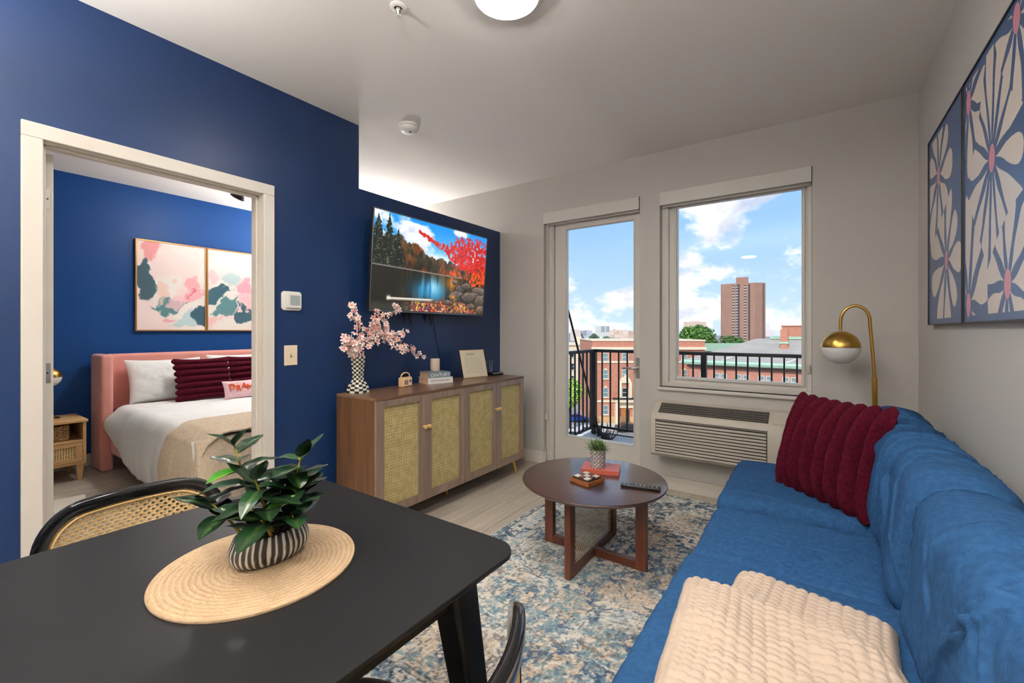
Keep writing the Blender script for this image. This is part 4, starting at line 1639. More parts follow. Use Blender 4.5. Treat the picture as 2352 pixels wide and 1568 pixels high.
def make_blossom():
    mb = MB()
    cols = []
    for p in range(5):
        a = 2 * math.pi * p / 5
        ca, sa = math.cos(a), math.sin(a)

        def tr(r, s, z):
            return (r * ca - s * sa, r * sa + s * ca, z)
        pts = [tr(0.08, 0, 0.0), tr(0.5, -0.34, 0.16), tr(0.98, -0.22, 0.34), tr(1.0, 0.22, 0.34), tr(0.5, 0.34, 0.16)]
        mb.add(pts, [(0, 1, 4), (1, 2, 3, 4)])
        cols += [rgb(236, 124, 116)[:3], rgb(253, 228, 220)[:3], rgb(255, 251, 248)[:3], rgb(255, 251, 248)[:3], rgb(253, 228, 220)[:3]]
    return mb, np.array(cols)


mbb, bc = make_blossom()
BLOS = []
for k, tint in enumerate(((1, 1, 1), (1.0, 0.80, 0.76), (1.0, 0.97, 0.92))):
    c2 = np.clip(bc * np.array(tint), 0, 1)
    o = mbb.build('blossom', paint_mat('petal', 0.7, spec=0.2), smooth=180, colors=c2)
    BLOS.append(o)
used_b = [False] * 3
rb = random.Random(21)
nb_total = 0
for bi, pts in enumerate(branches):
    dx0 = rb.uniform(-0.05, 0.06) if bi else 0.02
    P = [bpx(u, v, dx0 * (i / max(1, len(pts) - 1))) for i, (u, v) in enumerate(pts)]
    if bi in (0, 1, 2, 8):
        P[0] = Vector((0.0, 0.0, 0.20)) + Vector((rb.uniform(-.008, .008), rb.uniform(-.008, .008), 0))
    MB().tube(P, [0.0034 * (1 - 0.6 * i / (len(P) - 1)) for i in range(len(P))], 6).build('twig', M_TWIG, bl, smooth=60)
    total = sum((P[i + 1] - P[i]).length for i in range(len(P) - 1))
    dens = {0: 44, 1: 34, 2: 42, 3: 36, 4: 34, 5: 24, 6: 22, 7: 28, 8: 26}[bi]
    for k in range(dens):
        t = (k + rb.random()) / dens
        if bi in (0,) and t < 0.30:
            continue
        if bi in (2,) and t < 0.15:
            continue
        s = t * (len(P) - 1)
        i = min(len(P) - 2, int(s))
        p = P[i].lerp(P[i + 1], s - i) + Vector((rb.gauss(0, 0.016), rb.gauss(0, 0.014), rb.gauss(0, 0.014)))
        kind = rb.choices([0, 1, 2], [4, 3 if pts[0][0] < 840 else 1.5, 3])[0]
        rot = Euler((rb.uniform(0, 6.28), rb.uniform(0.3, 2.2), rb.uniform(-1.2, 1.2)))
        if not used_b[kind]:
            o = BLOS[kind]
            used_b[kind] = True
        else:
            o = bpy.data.objects.new('blossom', BLOS[kind].data)
            COL.objects.link(o)
        o.parent = bl
        o.location = p
        o.rotation_euler = rot
        sc = rb.uniform(0.017, 0.025)
        o.scale = (sc, sc, sc)
        nb_total += 1

# --- toy radio
ra = thing('wooden_radio', 'small wooden retro radio ornament with arched handle', 'ornament', (-2.452, 2.165, SZ1), R2D(8))
M_RADW = mat('radio_wood', rgb(222, 184, 134), 0.5)
V, F = round_box((0.045, 0.105, 0.068), 0.008, 6, corner=3)
mb = MB()
add_np(mb, V, F, Matrix.Translation((0, 0, 0.034)))
mb.build('body', M_RADW, ra, smooth=40)
MB().box((0.0226, -0.044, 0.009), (0.0236, 0.044, 0.058)).build('face', mat('radio_face', rgb(240, 224, 200), 0.5), ra)
for i in range(4):
    MB().box((0.0237, -0.036 + i * 0.0105, 0.016), (0.0243, -0.029 + i * 0.0105, 0.05)).build('grille_bar', mat('radio_brown', rgb(120, 62, 44), 0.5), ra)
MB().lathe([(0.009, 0), (0.009, 0.003), (0.001, 0.0034)], 16, Matrix.Translation((0.0237, 0.026, 0.04)) @ Matrix.Rotation(R2D(90), 4, 'Y')).build('dial', mat('radio_brown', rgb(120, 62, 44), 0.5), ra, smooth=40)
pts = [(0, 0.046 * math.cos(a), 0.064 + 0.036 * math.sin(a) ** 0.7) for a in [math.pi * k / 16 for k in range(17)]]
MB().tube(pts, 0.0052, 8).build('handle', M_RADW, ra, smooth=60)

# --- stacked books and candle
def spine_book(name, label, loc, rz, size, cov, pagec, txts, textmat):
    L, D, H = size
    b = thing(name, label, 'book', loc, rz, group='books')
    c = MB()
    c.box((-D / 2, -L / 2, 0), (D / 2 - 0.002, L / 2, 0.002))
    c.box((-D / 2, -L / 2, H - 0.002), (D / 2 - 0.002, L / 2, H))
    c.build('cover', cov, b)
    MB().box((D / 2 - 0.0019, -L / 2, 0), (D / 2, L / 2, H)).build('spine', cov, b)
    MB().box((-D / 2 + 0.004, -L / 2 + 0.004, 0.0022), (D / 2 - 0.0022, L / 2 - 0.004, H - 0.0022)).build('pages', pagec, b)
    for txt, size_, yo, zo, sx in txts:
        text_part('lettering', txt, size_, textmat, b, frame3((0, 1, 0), (0, 0, 1), (1, 0, 0), (D / 2 + 0.0003, yo, zo)), 0.0002, sx=sx)
    return b


M_PAGE = mat('warm_pages', rgb(206, 166, 134), 0.8)
BKP = Vector((-2.455, 2.475, SZ1))
spine_book('hardback_book', 'thick white hardback book at the bottom of the sideboard stack', BKP, R2D(-17), (0.215, 0.165, 0.044),
           mat('book_white', rgb(236, 234, 230), 0.4), M_PAGE, [('WHITE HOUSE WAY', 0.019, -0.004, 0.022, 0.95)], mat('ink_grey', rgb(70, 70, 76), 0.6))
spine_book('hardback_book', 'grey book with white CENTURY lettering on the sideboard stack', BKP + Vector((-0.004, -0.004, 0.0442)), R2D(-17), (0.190, 0.155, 0.042),
           mat('book_slate', rgb(112, 128, 134), 0.45), M_PAGE, [('CENTURY', 0.030, 0.004, 0.019, 1.22), ('THE', 0.009, 0.002, 0.036, 1.2)], mat('ink_white', rgb(244, 244, 244), 0.5))
cd = thing('candle', 'white jar candle standing on the stacked books', 'candle', BKP + Vector((-0.036, 0.03, 0.0863)))
MB().lathe([(0.036, 0), (0.038, 0.003), (0.038, 0.094), (0.0355, 0.096), (0.0345, 0.084)], 40, cap0=True, cap1=False).build('jar', mat('candle_jar', rgb(232, 212, 192), 0.3), cd, smooth=40)
MB().lathe([(0.001, 0.082), (0.0345, 0.082)], 32, cap0=False, cap1=False).build('wax', M_WHITE, cd)
MB().tube([(0, 0, 0.082), (0.001, 0, 0.09)], 0.0009, 6).build('wick', M_BLACK, cd)

# --- leaning notice
nt_ = thing('house_notice', 'cream printed notice board leaning on the sideboard', 'sign', (-2.430, 2.943, SZ1 + 0.002), rot=(0, R2D(-15), R2D(-12)))
MB().box((-0.006, -0.132, 0), (0.0, 0.132, 0.242)).build('board', mat('notice_wood', rgb(226, 204, 166), 0.5), nt_, bevel=0.002)
MB().box((0.0, -0.120, 0.012), (0.0006, 0.120, 0.230)).build('sheet', mat('notice_sheet', rgb(222, 212, 188), 0.7), nt_)
M_INK = mat('faint_ink', rgb(150, 138, 116), 0.8)
ln = MB()
rl = random.Random(5)
for k in range(9):
    z = 0.172 - k * 0.0165
    y = -0.10
    while y < 0.09:
        w = rl.uniform(0.02, 0.06)
        ln.box((0.0006, y, z), (0.0008, min(y + w, 0.10), z + 0.0022))
        y += w + 0.006
stuff(ln.build('print_lines', M_INK, nt_))
hd_ = MB()
for a, b, c, d in ((-0.075, 0.03, 0.192, 0.1935), (-0.075, 0.03, 0.2145, 0.216), (-0.075, -0.0735, 0.1935, 0.2145), (0.0285, 0.03, 0.1935, 0.2145)):
    hd_.box((0.0006, a, c), (0.0008, b, d))
for k in range(6):
    hd_.box((0.0006, -0.064 + k * 0.0145, 0.199), (0.0008, -0.055 + k * 0.0145, 0.209))
hd_.build('heading_box', M_INK, nt_)

# --- router
ro = thing('wifi_router', 'flat black router with thin antennas at the window end of the sideboard', 'router', (-2.425, 3.185, SZ1), R2D(-4))
M_RB = mat('router_black', rgb(22, 22, 24), 0.25)
MB().box((-0.06, -0.075, 0.002), (0.055, 0.075, 0.028)).build('body', M_RB, ro, bevel=0.004)
MB().box((0.0552, -0.07, 0.02), (0.0562, 0.07, 0.026)).build('trim_strip', mat('router_trim', rgb(150, 155, 160), 0.3), ro)
for y, t in ((-0.062, 0.02), (0.012, -0.008), (0.032, 0.008)):
    MB().tube([(-0.05, y, 0.02), (-0.052, y + t, 0.135)], [0.0036, 0.0026], 8).build('antenna', mat('antenna_grey', rgb(130, 140, 150), 0.35), ro, smooth=60)

# ================================================================== television
def tv_paint(nx, ny):
    S, T = np.meshgrid(np.linspace(0, 1, nx), np.linspace(0, 1, ny), indexing='ij')
    C = np.empty(S.shape + (3,))

    def lay(mask, col):
        m = np.clip(mask, 0, 1)[..., None]
        C[:] = C * (1 - m) + np.asarray(col, float) * m
    A = 1.75
    X = S * A
    C[:] = np.array([30, 150, 240.])
    lay(sstep(0.0, 0.45, T), [120, 205, 250])
    cl = fbm(X * 3.2 + 2, T * 4.6, 5, 3)
    lay(sstep(0.46, 0.62, cl + 0.32 * np.exp(-((S - 0.29) / 0.12) ** 2 - ((T - 0.15) / 0.12) ** 2) - 0.08), [240, 242, 250])
    lay(sstep(0.5, 0.7, fbm(X * 6, T * 9, 4, 9)) * np.exp(-((S - 0.29) / 0.14) ** 2 - ((T - 0.2) / 0.1) ** 2) * 0.5, [150, 165, 215])
    lay(np.exp(-((S - 0.5) / 0.2) ** 2 - ((T - 0.38) / 0.05) ** 2), [235, 240, 246])
    # far shore trees
    crest = 0.43 - 0.07 * fbm(S * 30, S * 0, 3, 12) - 0.19 * np.exp(-((S - 0.16) / 0.16) ** 2) - 0.05 * np.exp(-((S - 0.34) / 0.06) ** 2)
    tex = fbm(X * 34, T * 16, 5, 17, 0.65)
    treec = np.array([70, 60, 36.]) * (0.15 + 1.5 * tex[..., None])
    warm = sstep(0.45, 0.62, fbm(X * 11, T * 7, 4, 19))[..., None] * sstep(0.08, 0.5, S)[..., None]
    treec = treec * (1 - warm) + np.array([176, 84, 30.]) * (0.25 + 1.3 * tex[..., None]) * warm
    treec = treec * (1 - 0.55 * sstep(0.36, 0.54, T)[..., None] * (1 - S[..., None]))
    mk = sstep(crest - 0.004, crest + 0.012, T + 0.03 * (fbm(X * 60, T * 60, 2, 18) - 0.5))
    m = mk[..., None]
    C[:] = C * (1 - m) + treec * m
    # tall conifers on the left
    for cx, w, top in ((0.03, 0.075, 0.03), (0.105, 0.055, 0.0), (0.175, 0.065, 0.14), (-0.02, 0.07, 0.06)):
        hgt = np.clip((T - top) / 0.42, 0, 1)
        edge = np.abs(S - cx) - w * hgt * (0.25 + 1.6 * fbm(X * 44 + cx * 90, T * 52, 3, 23))
        mk = ((edge < 0) & (T > top) & (T < 0.56)).astype(float)
        cv = fbm(X * 60, T * 60, 4, 29, 0.65)[..., None]
        cc_ = np.array([30, 38, 24.]) * (0.2 + 1.0 * cv) + np.array([120, 124, 104.]) * np.clip(cv - 0.56, 0, 1) * 3.0
        C[:] = C * (1 - mk[..., None]) + np.clip(cc_, 0, 200) * mk[..., None]
    # shore line
    sh = 0.545 + 0.03 * S
    lay(np.exp(-((T - sh) / 0.008) ** 2) * (S < 0.75) * 0.9, [150, 140, 130])
    # water
    wt = sstep(sh + 0.004, sh + 0.012, T)[..., None]
    wc = np.empty_like(C)
    wc[:] = np.array([30, 24, 14.])
    sk = fbm(X * 22, T * 2.0, 3, 41)

    def wlay(mask, col):
        mm = np.clip(mask, 0, 1)[..., None]
        wc[:] = wc * (1 - mm) + np.asarray(col, float) * mm
    wlay(sstep(0.4, 0.7, sk) * sstep(0.15, 0.35, S) * 0.7, [110, 74, 20])
    wlay(np.exp(-((S - 0.45) / 0.14) ** 2 - ((T - 0.76) / 0.13) ** 2) * (0.5 + sk) * 1.2, [36, 128, 178])
    wlay(np.exp(-((S - 0.47) / 0.07) ** 2 - ((T - 0.72) / 0.09) ** 2) * sstep(0.42, 0.6, sk), [150, 210, 232])
    wlay(np.exp(-((S - 0.655) / 0.06) ** 2 - ((T - 0.64) / 0.08) ** 2) * (0.5 + 0.8 * sk), [226, 130, 16])
    wlay(sstep(0.88, 0.97, T) * 0.6, [62, 72, 60])
    C[:] = C * (1 - wt) + wc * wt
    # red maple
    mp_ = fbm(X * 30, T * 30, 4, 51, 0.62)
    br = np.exp(-(((T - 0.12) - (S - 0.33) * 0.55) / (0.03 + 0.12 * np.clip(S - 0.33, 0, 1))) ** 2) * (S > 0.33)
    reg = np.exp(-((S - 0.84) / 0.26) ** 4 - ((T - 0.25) / 0.24) ** 4) + br
    reg = np.clip(reg, 0, 1)
    redv = fbm(X * 60, T * 60, 3, 53)[..., None]
    redc = np.array([120, 8, 12.]) * (1 - redv) + np.array([255, 54, 32.]) * redv
    mk = sstep(0.47, 0.55, mp_ + 0.16 * reg - 0.5 * (1 - reg))[..., None]
    C[:] = C * (1 - mk) + redc * 1.1 * mk
    reg2 = np.exp(-((S - 0.92) / 0.17) ** 2 - ((T - 0.56) / 0.15) ** 2) + 0.9 * np.exp(-((S - 0.66) / 0.05) ** 2 - ((T - 0.52) / 0.05) ** 2)
    reg2 = np.clip(reg2, 0, 1)
    mk = sstep(0.48, 0.56, fbm(X * 30, T * 30, 4, 57, 0.62) + 0.2 * reg2 - 0.5 * (1 - reg2))[..., None]
    rv2 = fbm(X * 50, T * 50, 3, 58)[..., None]
    C[:] = C * (1 - mk) + (np.array([200, 30, 20.]) * (1 - rv2) + np.array([250, 130, 26.]) * rv2) * mk
    # rocks
    rk = np.zeros_like(S)
    rc = np.zeros_like(C)
    for i, (cx, cy, rx, ry) in enumerate(((0.74, 0.70, 0.06, 0.05), (0.80, 0.66, 0.06, 0.045), (0.93, 0.72, 0.09, 0.07), (0.72, 0.80, 0.10, 0.075), (0.86, 0.80, 0.11, 0.085), (0.98, 0.84, 0.09, 0.10), (0.62, 0.88, 0.06, 0.035), (0.68, 0.63, 0.03, 0.03), (0.97, 0.95, 0.07, 0.06), (0.86, 0.91, 0.06, 0.04))):
        dd = np.hypot((S - cx) / rx, (T - cy) / ry) + 0.5 * (fbm(X * 10 + i * 5, T * 10, 3, 61 + i) - 0.5)
        mm = (dd < 1.0)
        sh_ = (1.25 - 0.9 * np.clip((T - cy) / ry * 0.5 + 0.5, 0, 1)) * (0.55 + 0.9 * fbm(X * 46, T * 46, 4, 63 + i, 0.65))
        rc = np.where(mm[..., None], np.array([112, 98, 88.]) * sh_[..., None] * np.where(dd > 0.86, 0.45, 1.0)[..., None], rc)
        rk = np.where(mm, 1.0, rk)
    C[:] = C * (1 - rk[..., None]) + rc * rk[..., None]
    # fallen leaves
    bot = sstep(0.885, 0.915, T + 0.05 * np.exp(-((S - 0.62) / 0.14) ** 2) + 0.06 * (fbm(X * 14, T * 14, 3, 67) - 0.5)) * sstep(0.22, 0.34, S + 0.1 * (fbm(X * 20, T * 20, 2, 66) - 0.5)) * (1 - 0.75 * rk)
    jx = X + 0.07 * (fbm(X * 30, T * 30, 2, 70) - 0.5)
    jt = T + 0.07 * (fbm(X * 30, T * 30, 2, 73) - 0.5)
    hv = _hash(np.floor(jx * 70 + 0.5 * np.floor(jt * 56) % 1), np.floor(jt * 56), 71)
    pal = np.array([[206, 96, 24], [240, 180, 40], [184, 40, 34], [74, 48, 96], [110, 88, 76], [236, 178, 160], [48, 38, 32], [150, 66, 34], [90, 78, 70], [60, 50, 46]], float)
    lc = pal[(hv * 9.99).astype(int)] * (0.7 + 0.6 * fbm(X * 70, T * 70, 2, 75)[..., None])
    m = bot[..., None] * 0.95
    C[:] = C * (1 - m) + lc * m
    og = np.exp(-((S - 0.665 - 0.25 * (T - 0.8)) / 0.022) ** 2 - ((T - 0.80) / 0.07) ** 2) * sstep(0.42, 0.55, fbm(X * 40, T * 40, 3, 80))
    lay(og, [236, 150, 30])
    # floating log
    lg = sstep(0.017, 0.011, np.abs(T - (0.885 - 0.035 * S)))
    lay(lg * ((S > 0.11) & (S < 0.49)), [228, 220, 206])
    lay(lg * ((S > 0.11) & (S < 0.49)) * sstep(0.882, 0.888, T + 0.035 * S - 0.002) * 0.6, [110, 86, 62])
    lay(np.exp(-((S - 0.125) / 0.014) ** 2 - ((T - 0.87) / 0.022) ** 2), [236, 230, 220])
    lay(np.exp(-((S - 0.485) / 0.018) ** 2 - ((T - 0.885) / 0.03) ** 2), [90, 60, 36])
    return np.clip(C, 0, 255)


def srgb2lin(c):
    c = np.clip(c, 0, 255) / 255.0
    return np.where(c <= 0.04045, c / 12.92, ((c + 0.055) / 1.055) ** 2.4)


tvw, tvh = 1.256, 0.716
tv = thing('television', 'wall mounted flat television showing an autumn lake with red maples', 'television', (-2.516, 2.546, 1.752), rot=(0, R2D(4.4), 0))
MB().box((-0.028, -tvw / 2, -tvh / 2), (0.0, tvw / 2, tvh / 2)).build('casing', mat('tv_black', rgb(14, 14, 15), 0.4), tv, bevel=0.004)
nx, ny = 420, 240
S, T = np.meshgrid(np.linspace(0, 1, nx), np.linspace(0, 1, ny), indexing='ij')
mg = 0.008
P = np.stack([np.full(S.shape, 0.0012), -tvw / 2 + mg + S * (tvw - 2 * mg), tvh / 2 - mg - T * (tvh - 2 * mg - 0.008)], -1)
MB().grid(P, flip=True).build('screen', paint_mat('tv_picture', 0.25, emit=1.0), tv, colors=srgb2lin(tv_paint(nx, ny)).reshape(-1, 3))
tb = MB()
tb.box((0.0, tvw / 2 - 0.006, -tvh / 2), (0.003, tvw / 2, tvh / 2))
tb.box((0.0, -tvw / 2, -tvh / 2), (0.003, -tvw / 2 + 0.006, tvh / 2))
tb.box((0.0, -tvw / 2 + 0.006, tvh / 2 - 0.006), (0.003, tvw / 2 - 0.006, tvh / 2))
tb.box((0.0, -tvw / 2 + 0.006, -tvh / 2), (0.003, tvw / 2 - 0.006, -tvh / 2 + 0.014))
tb.build('bezel', mat('tv_bezel', rgb(120, 122, 126), 0.3, metal=0.8), tv, bevel=0.001)
MB().box((-0.06, -0.28, -0.22), (-0.0285, 0.28, 0.16)).build('rear_bulge', mat('tv_black', rgb(14, 14, 15), 0.4), tv, bevel=0.01)
for yy in (-0.19, 0.03):
    mt = MB()
    mt.box((-0.072, yy - 0.014, -0.41), (-0.0605, yy + 0.014, 0.2))
    mt.add([(-0.066, yy - 0.010, -0.41), (-0.062, yy + 0.012, -0.41), (-0.064, yy + 0.004, -0.47), (-0.070, yy - 0.004, -0.41)], [(0, 1, 2), (1, 3, 2), (3, 0, 2), (0, 3, 1)])
    mt.build('mount_arm', M_BLACK, tv)
    MB().tube([(-0.066, yy + 0.022, -0.35), (-0.064, yy + 0.026, -0.44), (-0.066, yy + 0.03, -0.50)], 0.0012, 5).build('pull_cord', M_BLACK, tv)
cb = MB().tube([(0, 0, 0), (0.005, 0.02, -0.10), (0.0, 0.05, -0.22), (0.004, 0.085, -0.36), (0.0, 0.12, -0.50), (0.006, 0.15, -0.62)], 0.0028, 8)
tag(cb.build('television_cable', M_BLACK, smooth=60, loc=(XL + 0.012, 2.60, 1.46)), 'thin black cable hanging from the television down the navy wall', 'cable')

# ================================================================== floral canvases on the right wall
def floral(nx, ny, asp, flowers, seed):
    S, T = np.meshgrid(np.linspace(0, 1, nx), np.linspace(0, 1, ny), indexing='ij')
    X, Y = S * asp, T
    X = X + 0.012 * (fbm(X * 7, Y * 7, 2, seed) - 0.5)
    Y = Y + 0.012 * (fbm(X * 7, Y * 7, 2, seed + 1) - 0.5)
    navy = np.array([46, 82, 130.])
    cream = np.array([226, 212, 200.])
    pink = np.array([222, 140, 156.])
    C = np.empty(S.shape + (3,))
    C[:] = navy
    best = np.full(S.shape, 1e9)
    pet = np.zeros(S.shape)
    pk = np.zeros(S.shape)
    for fi, (cx, cy, R, n, ph, sq) in enumerate(flowers):
        dx, dy = (X - cx * asp), (Y - cy) / sq
        r = np.hypot(dx, dy)
        th = (np.arctan2(dy, dx) + ph) / (2 * np.pi) * n
        k = np.floor(th)
        fr_ = th - k - 0.5
        Rk = R * (0.78 + 0.42 * _hash(k % n, np.zeros_like(k) + fi, seed + 5))
        own = r / R < best
        q = r / Rk
        bend = 0.05 * np.sin(q * 5 + k * 1.7)
        wd = (0.36 + 0.04 * np.sin(k * 2.3)) * np.sqrt(np.clip(1 - q ** 8, 0, 1)) * sstep(0.02, 0.55, q) + 0.015
        inside = (S > 0.035) & (S < 0.965) & (T > 0.025) & (T < 0.975)
        mask = (np.abs(fr_ - bend * q) < wd) & (q < 1) & (q > 0.14) & inside
        pet = np.where(own, mask, pet)
        pkm = (np.hypot(dx / 0.030, dy * sq / 0.05) < 1)
        pk = np.where(own, pkm, pk)
        best = np.minimum(best, r / R)
    m = pet[..., None].astype(float)
    C[:] = C * (1 - m) + cream * m
    m = pk[..., None].astype(float)
    C[:] = C * (1 - m) + pink * m
    return C


def canvas(label, y0, y1, z0, z1, flowers, seed):
    w, h = y1 - y0, z1 - z0
    r = thing('wall_canvas', label, 'picture', (XR, (y0 + y1) / 2, z0), group='navy floral canvases on the sofa wall')
    fcol = wood_mat('frame_walnut', rgb(54, 30, 16), rgb(104, 60, 34), 0.4, 4.0, 'z')
    MB().box((-0.020, -w / 2 + 0.006, 0.006), (-0.0005, w / 2 - 0.006, h - 0.006)).build('stretcher', mat('canvas_back', rgb(190, 180, 165), 0.8), r)
    fr = MB()
    fr.box((-0.026, -w / 2, 0), (-0.0005, -w / 2 + 0.0055, h))
    fr.box((-0.026, w / 2 - 0.0055, 0), (-0.0005, w / 2, h))
    fr.box((-0.026, -w / 2 + 0.0055, 0), (-0.0005, w / 2 - 0.0055, 0.0055))
    fr.box((-0.026, -w / 2 + 0.0055, h - 0.0055), (-0.0005, w / 2 - 0.0055, h))
    fr.build('frame', mat('frame_black', rgb(26, 22, 20), 0.4), r)
    nx, ny = 300, 420
    S, T = np.meshgrid(np.linspace(0, 1, nx), np.linspace(0, 1, ny), indexing='ij')
    P = np.stack([np.full(S.shape, -0.0215), (w / 2 - 0.006) - S * (w - 0.012), h - 0.006 - T * (h - 0.012)], -1)
    MB().grid(P, flip=True).build('print', paint_mat('glossy_print', 0.30, spec=1.0), r, colors=srgb2lin(floral(nx, ny, w / h, flowers, seed)).reshape(-1, 3))


canvas('navy floral canvas nearer the window', 2.480, 3.138, 1.288, 2.240,
       [(0.34, 0.24, 0.30, 9, 0.3, 1.2), (0.58, 0.70, 0.32, 9, 1.0, 1.15)], 300)
canvas('navy floral canvas farther from the window, cut by the photo edge', 1.806, 2.470, 1.288, 2.240,
       [(0.10, 0.10, 0.28, 9, 0.3, 1.3), (0.52, 0.42, 0.34, 14, 1.0, 1.45), (0.86, 0.06, 0.26, 9, 0.2, 1.3), (0.10, 0.93, 0.32, 9, 0.6, 1.5), (0.75, 0.88, 0.26, 9, 0.4, 1.3)], 340)

# ================================================================== floor lamp
lp = thing('floor_lamp', 'brass arched floor lamp with half brass half white globe', 'floor lamp', (0.285, 3.30, 0.0))
MB().lathe([(0.001, 0), (0.125, 0), (0.128, 0.006), (0.125, 0.018), (0.02, 0.022), (0.014, 0.03)], 48, cap0=False, cap1=True).build('base', M_BRASS, lp, smooth=35)
MB().tube([(0, 0, 0.02), (-0.006, 0, 0.45), (-0.014, 0, 0.985)], [0.0145, 0.0145, 0.0135], 20).build('lower_pole', M_BRASS, lp, smooth=45)
arc = [(-0.014, 0, 0.98), (-0.020, 0, 1.10), (-0.028, 0, 1.22), (-0.034, 0, 1.30)]
ccx, ccz, ra_, rz_ = -0.103, 1.315, 0.069, 0.092
for k in range(0, 17):
    a = math.pi * k / 16
    arc.append((ccx + ra_ * math.cos(a), 0, ccz + rz_ * math.sin(a)))
arc.append((-0.172, 0, 1.262))
MB().tube(arc, 0.0085, 16).build('arched_arm', M_BRASS, lp, smooth=60)
gc = (-0.172, 0, 1.158)
R_ = 0.1
MB().lathe([(R_ * math.cos(a), R_ * math.sin(a)) for a in [R2D(2 + 88 * k / 20) for k in range(20)]] + [(0.004, R_)], 48, Matrix.Translation(gc), cap0=True).build('brass_cap', M_BRASS, lp, smooth=60)
MB().lathe([(0.002, -R_ * 0.985)] + [(R_ * 0.985 * math.cos(a), R_ * 0.985 * math.sin(a)) for a in [R2D(-88 + 88.5 * k / 20) for k in range(21)]], 48, Matrix.Translation(gc), cap1=True).build(
    'glass_globe', mat('opal_glass', rgb(238, 236, 232), 0.15, spec=0.5), lp, smooth=60)

# ================================================================== sofa
M_SOFA = mat('blue_linen', rgb(45, 86, 130), 0.9, var=rgb(34, 69, 109), var_scale=60, spec=0.15, bump=0.3, bump_scale=330, detail=10)
sf = thing('sofa', 'long blue fabric sofa with loose wrinkled cushions', 'sofa', (0.05, 1.84, 0))
OX, OY = 0.05, 1.84


def seat_noise(seed):
    def f(V, N):
        x, y = V[:, 0], V[:, 1]
        w = fbm(x * 5 + 3, y * 16 + seed, 4, seed) - 0.5
        w2 = fbm(x * 30, y * 24 + seed, 3, seed + 9) - 0.5
        ridge = 1 - np.abs(fbm(x * 6 + seed, y * 9, 3, seed + 4) - 0.5) * 2
        return 0.005 * w + 0.0012 * w2 + 0.0022 * np.clip(ridge - 0.90, 0, 1) / 0.08
    return f


def back_noise(seed, half):
    rk = random.Random(seed)
    cre = []
    for k in range(int(half * 2 * 17)):
        cre.append((rk.uniform(-half, half), rk.uniform(-0.9, 0.9), rk.uniform(0.007, 0.014), rk.uniform(0.007, 0.017), rk.uniform(0.06, 0.30), rk.uniform(-0.06, 0.16)))

    def f(V, N):
        y, z = V[:, 1], V[:, 2]
        zt_ = z.max()
        s = (zt_ - z) + np.clip(V[:, 0], 0, 1)            # distance down from the crest
        warp = 0.05 * (fbm(y * 6, z * 6, 2, seed + 30) - 0.5)
        out = 0.050 * (fbm(y * 3.3 + seed, z * 2, 2, seed + 6) - 0.5) + 0.007 * (fbm(y * 26, z * 14, 3, seed + 8) - 0.5)
        for y0, k, w, amp, ln, s0 in cre:
            d = y - (y0 + k * s + warp)
            fall = np.exp(-((s - s0) / ln) ** 2)
            out = out + amp * fall * (np.exp(-(d / w) ** 2) - 0.8 * np.exp(-((d - 1.7 * w) / w) ** 2))
        return out
    return f


MB().box((-0.36 - OX, 0.56 - OY, 0.05), (0.47 - OX, 3.10 - OY, 0.27)).build('base', mat('sofa_base_shade', rgb(22, 32, 48), 0.9), sf, bevel=0.02, seg=3)  # base coloured dark to put shade into the gaps between seat cushions
for lx in (-0.30, 0.40):
    for ly in (0.66, 3.0):
        MB().tube([(lx - OX, ly - OY, 0.0498), (lx - OX, ly - OY, 0.0098)], [0.025, 0.02], 14).build('foot', M_BLACK, sf, smooth=40)
for k, (y0, y1, seed, hgt, x0, tilt, rad) in enumerate(((2.362, 3.13, 3, 0.176, -0.42, 0.5, 0.06), (1.73, 2.272, 13, 0.158, -0.41, 3.2, 0.065), (0.58, 1.690, 23, 0.190, -0.40, 0.0, 0.045))):
    x1 = 0.34
    V, F = round_box((x1 - x0, y1 - y0, hgt), rad, 110, puff=0.018, noise=seat_noise(seed), corner=5)
    mb = MB()
    add_np(mb, V, F, Matrix.Translation(((x0 + x1) / 2 - OX, (y0 + y1) / 2 - OY, 0.272 + hgt / 2)) @ Matrix.Rotation(R2D(tilt), 4, 'X'))
    mb.build('seat_cushion', M_SOFA, sf, smooth=180)
for k, (y0, y1, seed, tz) in enumerate(((2.26, 3.12, 5, 0.855), (1.63, 2.30, 15, 0.865), (0.58, 1.66, 25, 0.845))):
    hgt = tz - 0.40
    V, F = round_box((0.23, y1 - y0, hgt), 0.10, 170, noise=back_noise(seed, (y1 - y0) / 2), corner=8)
    mb = MB()
    add_np(mb, V, F, Matrix.Translation((0.312 - OX, (y0 + y1) / 2 - OY, 0.40 + hgt / 2)) @ Matrix.Rotation(R2D(7), 4, 'Y'))
    mb.build('back_cushion', M_SOFA, sf, smooth=180)


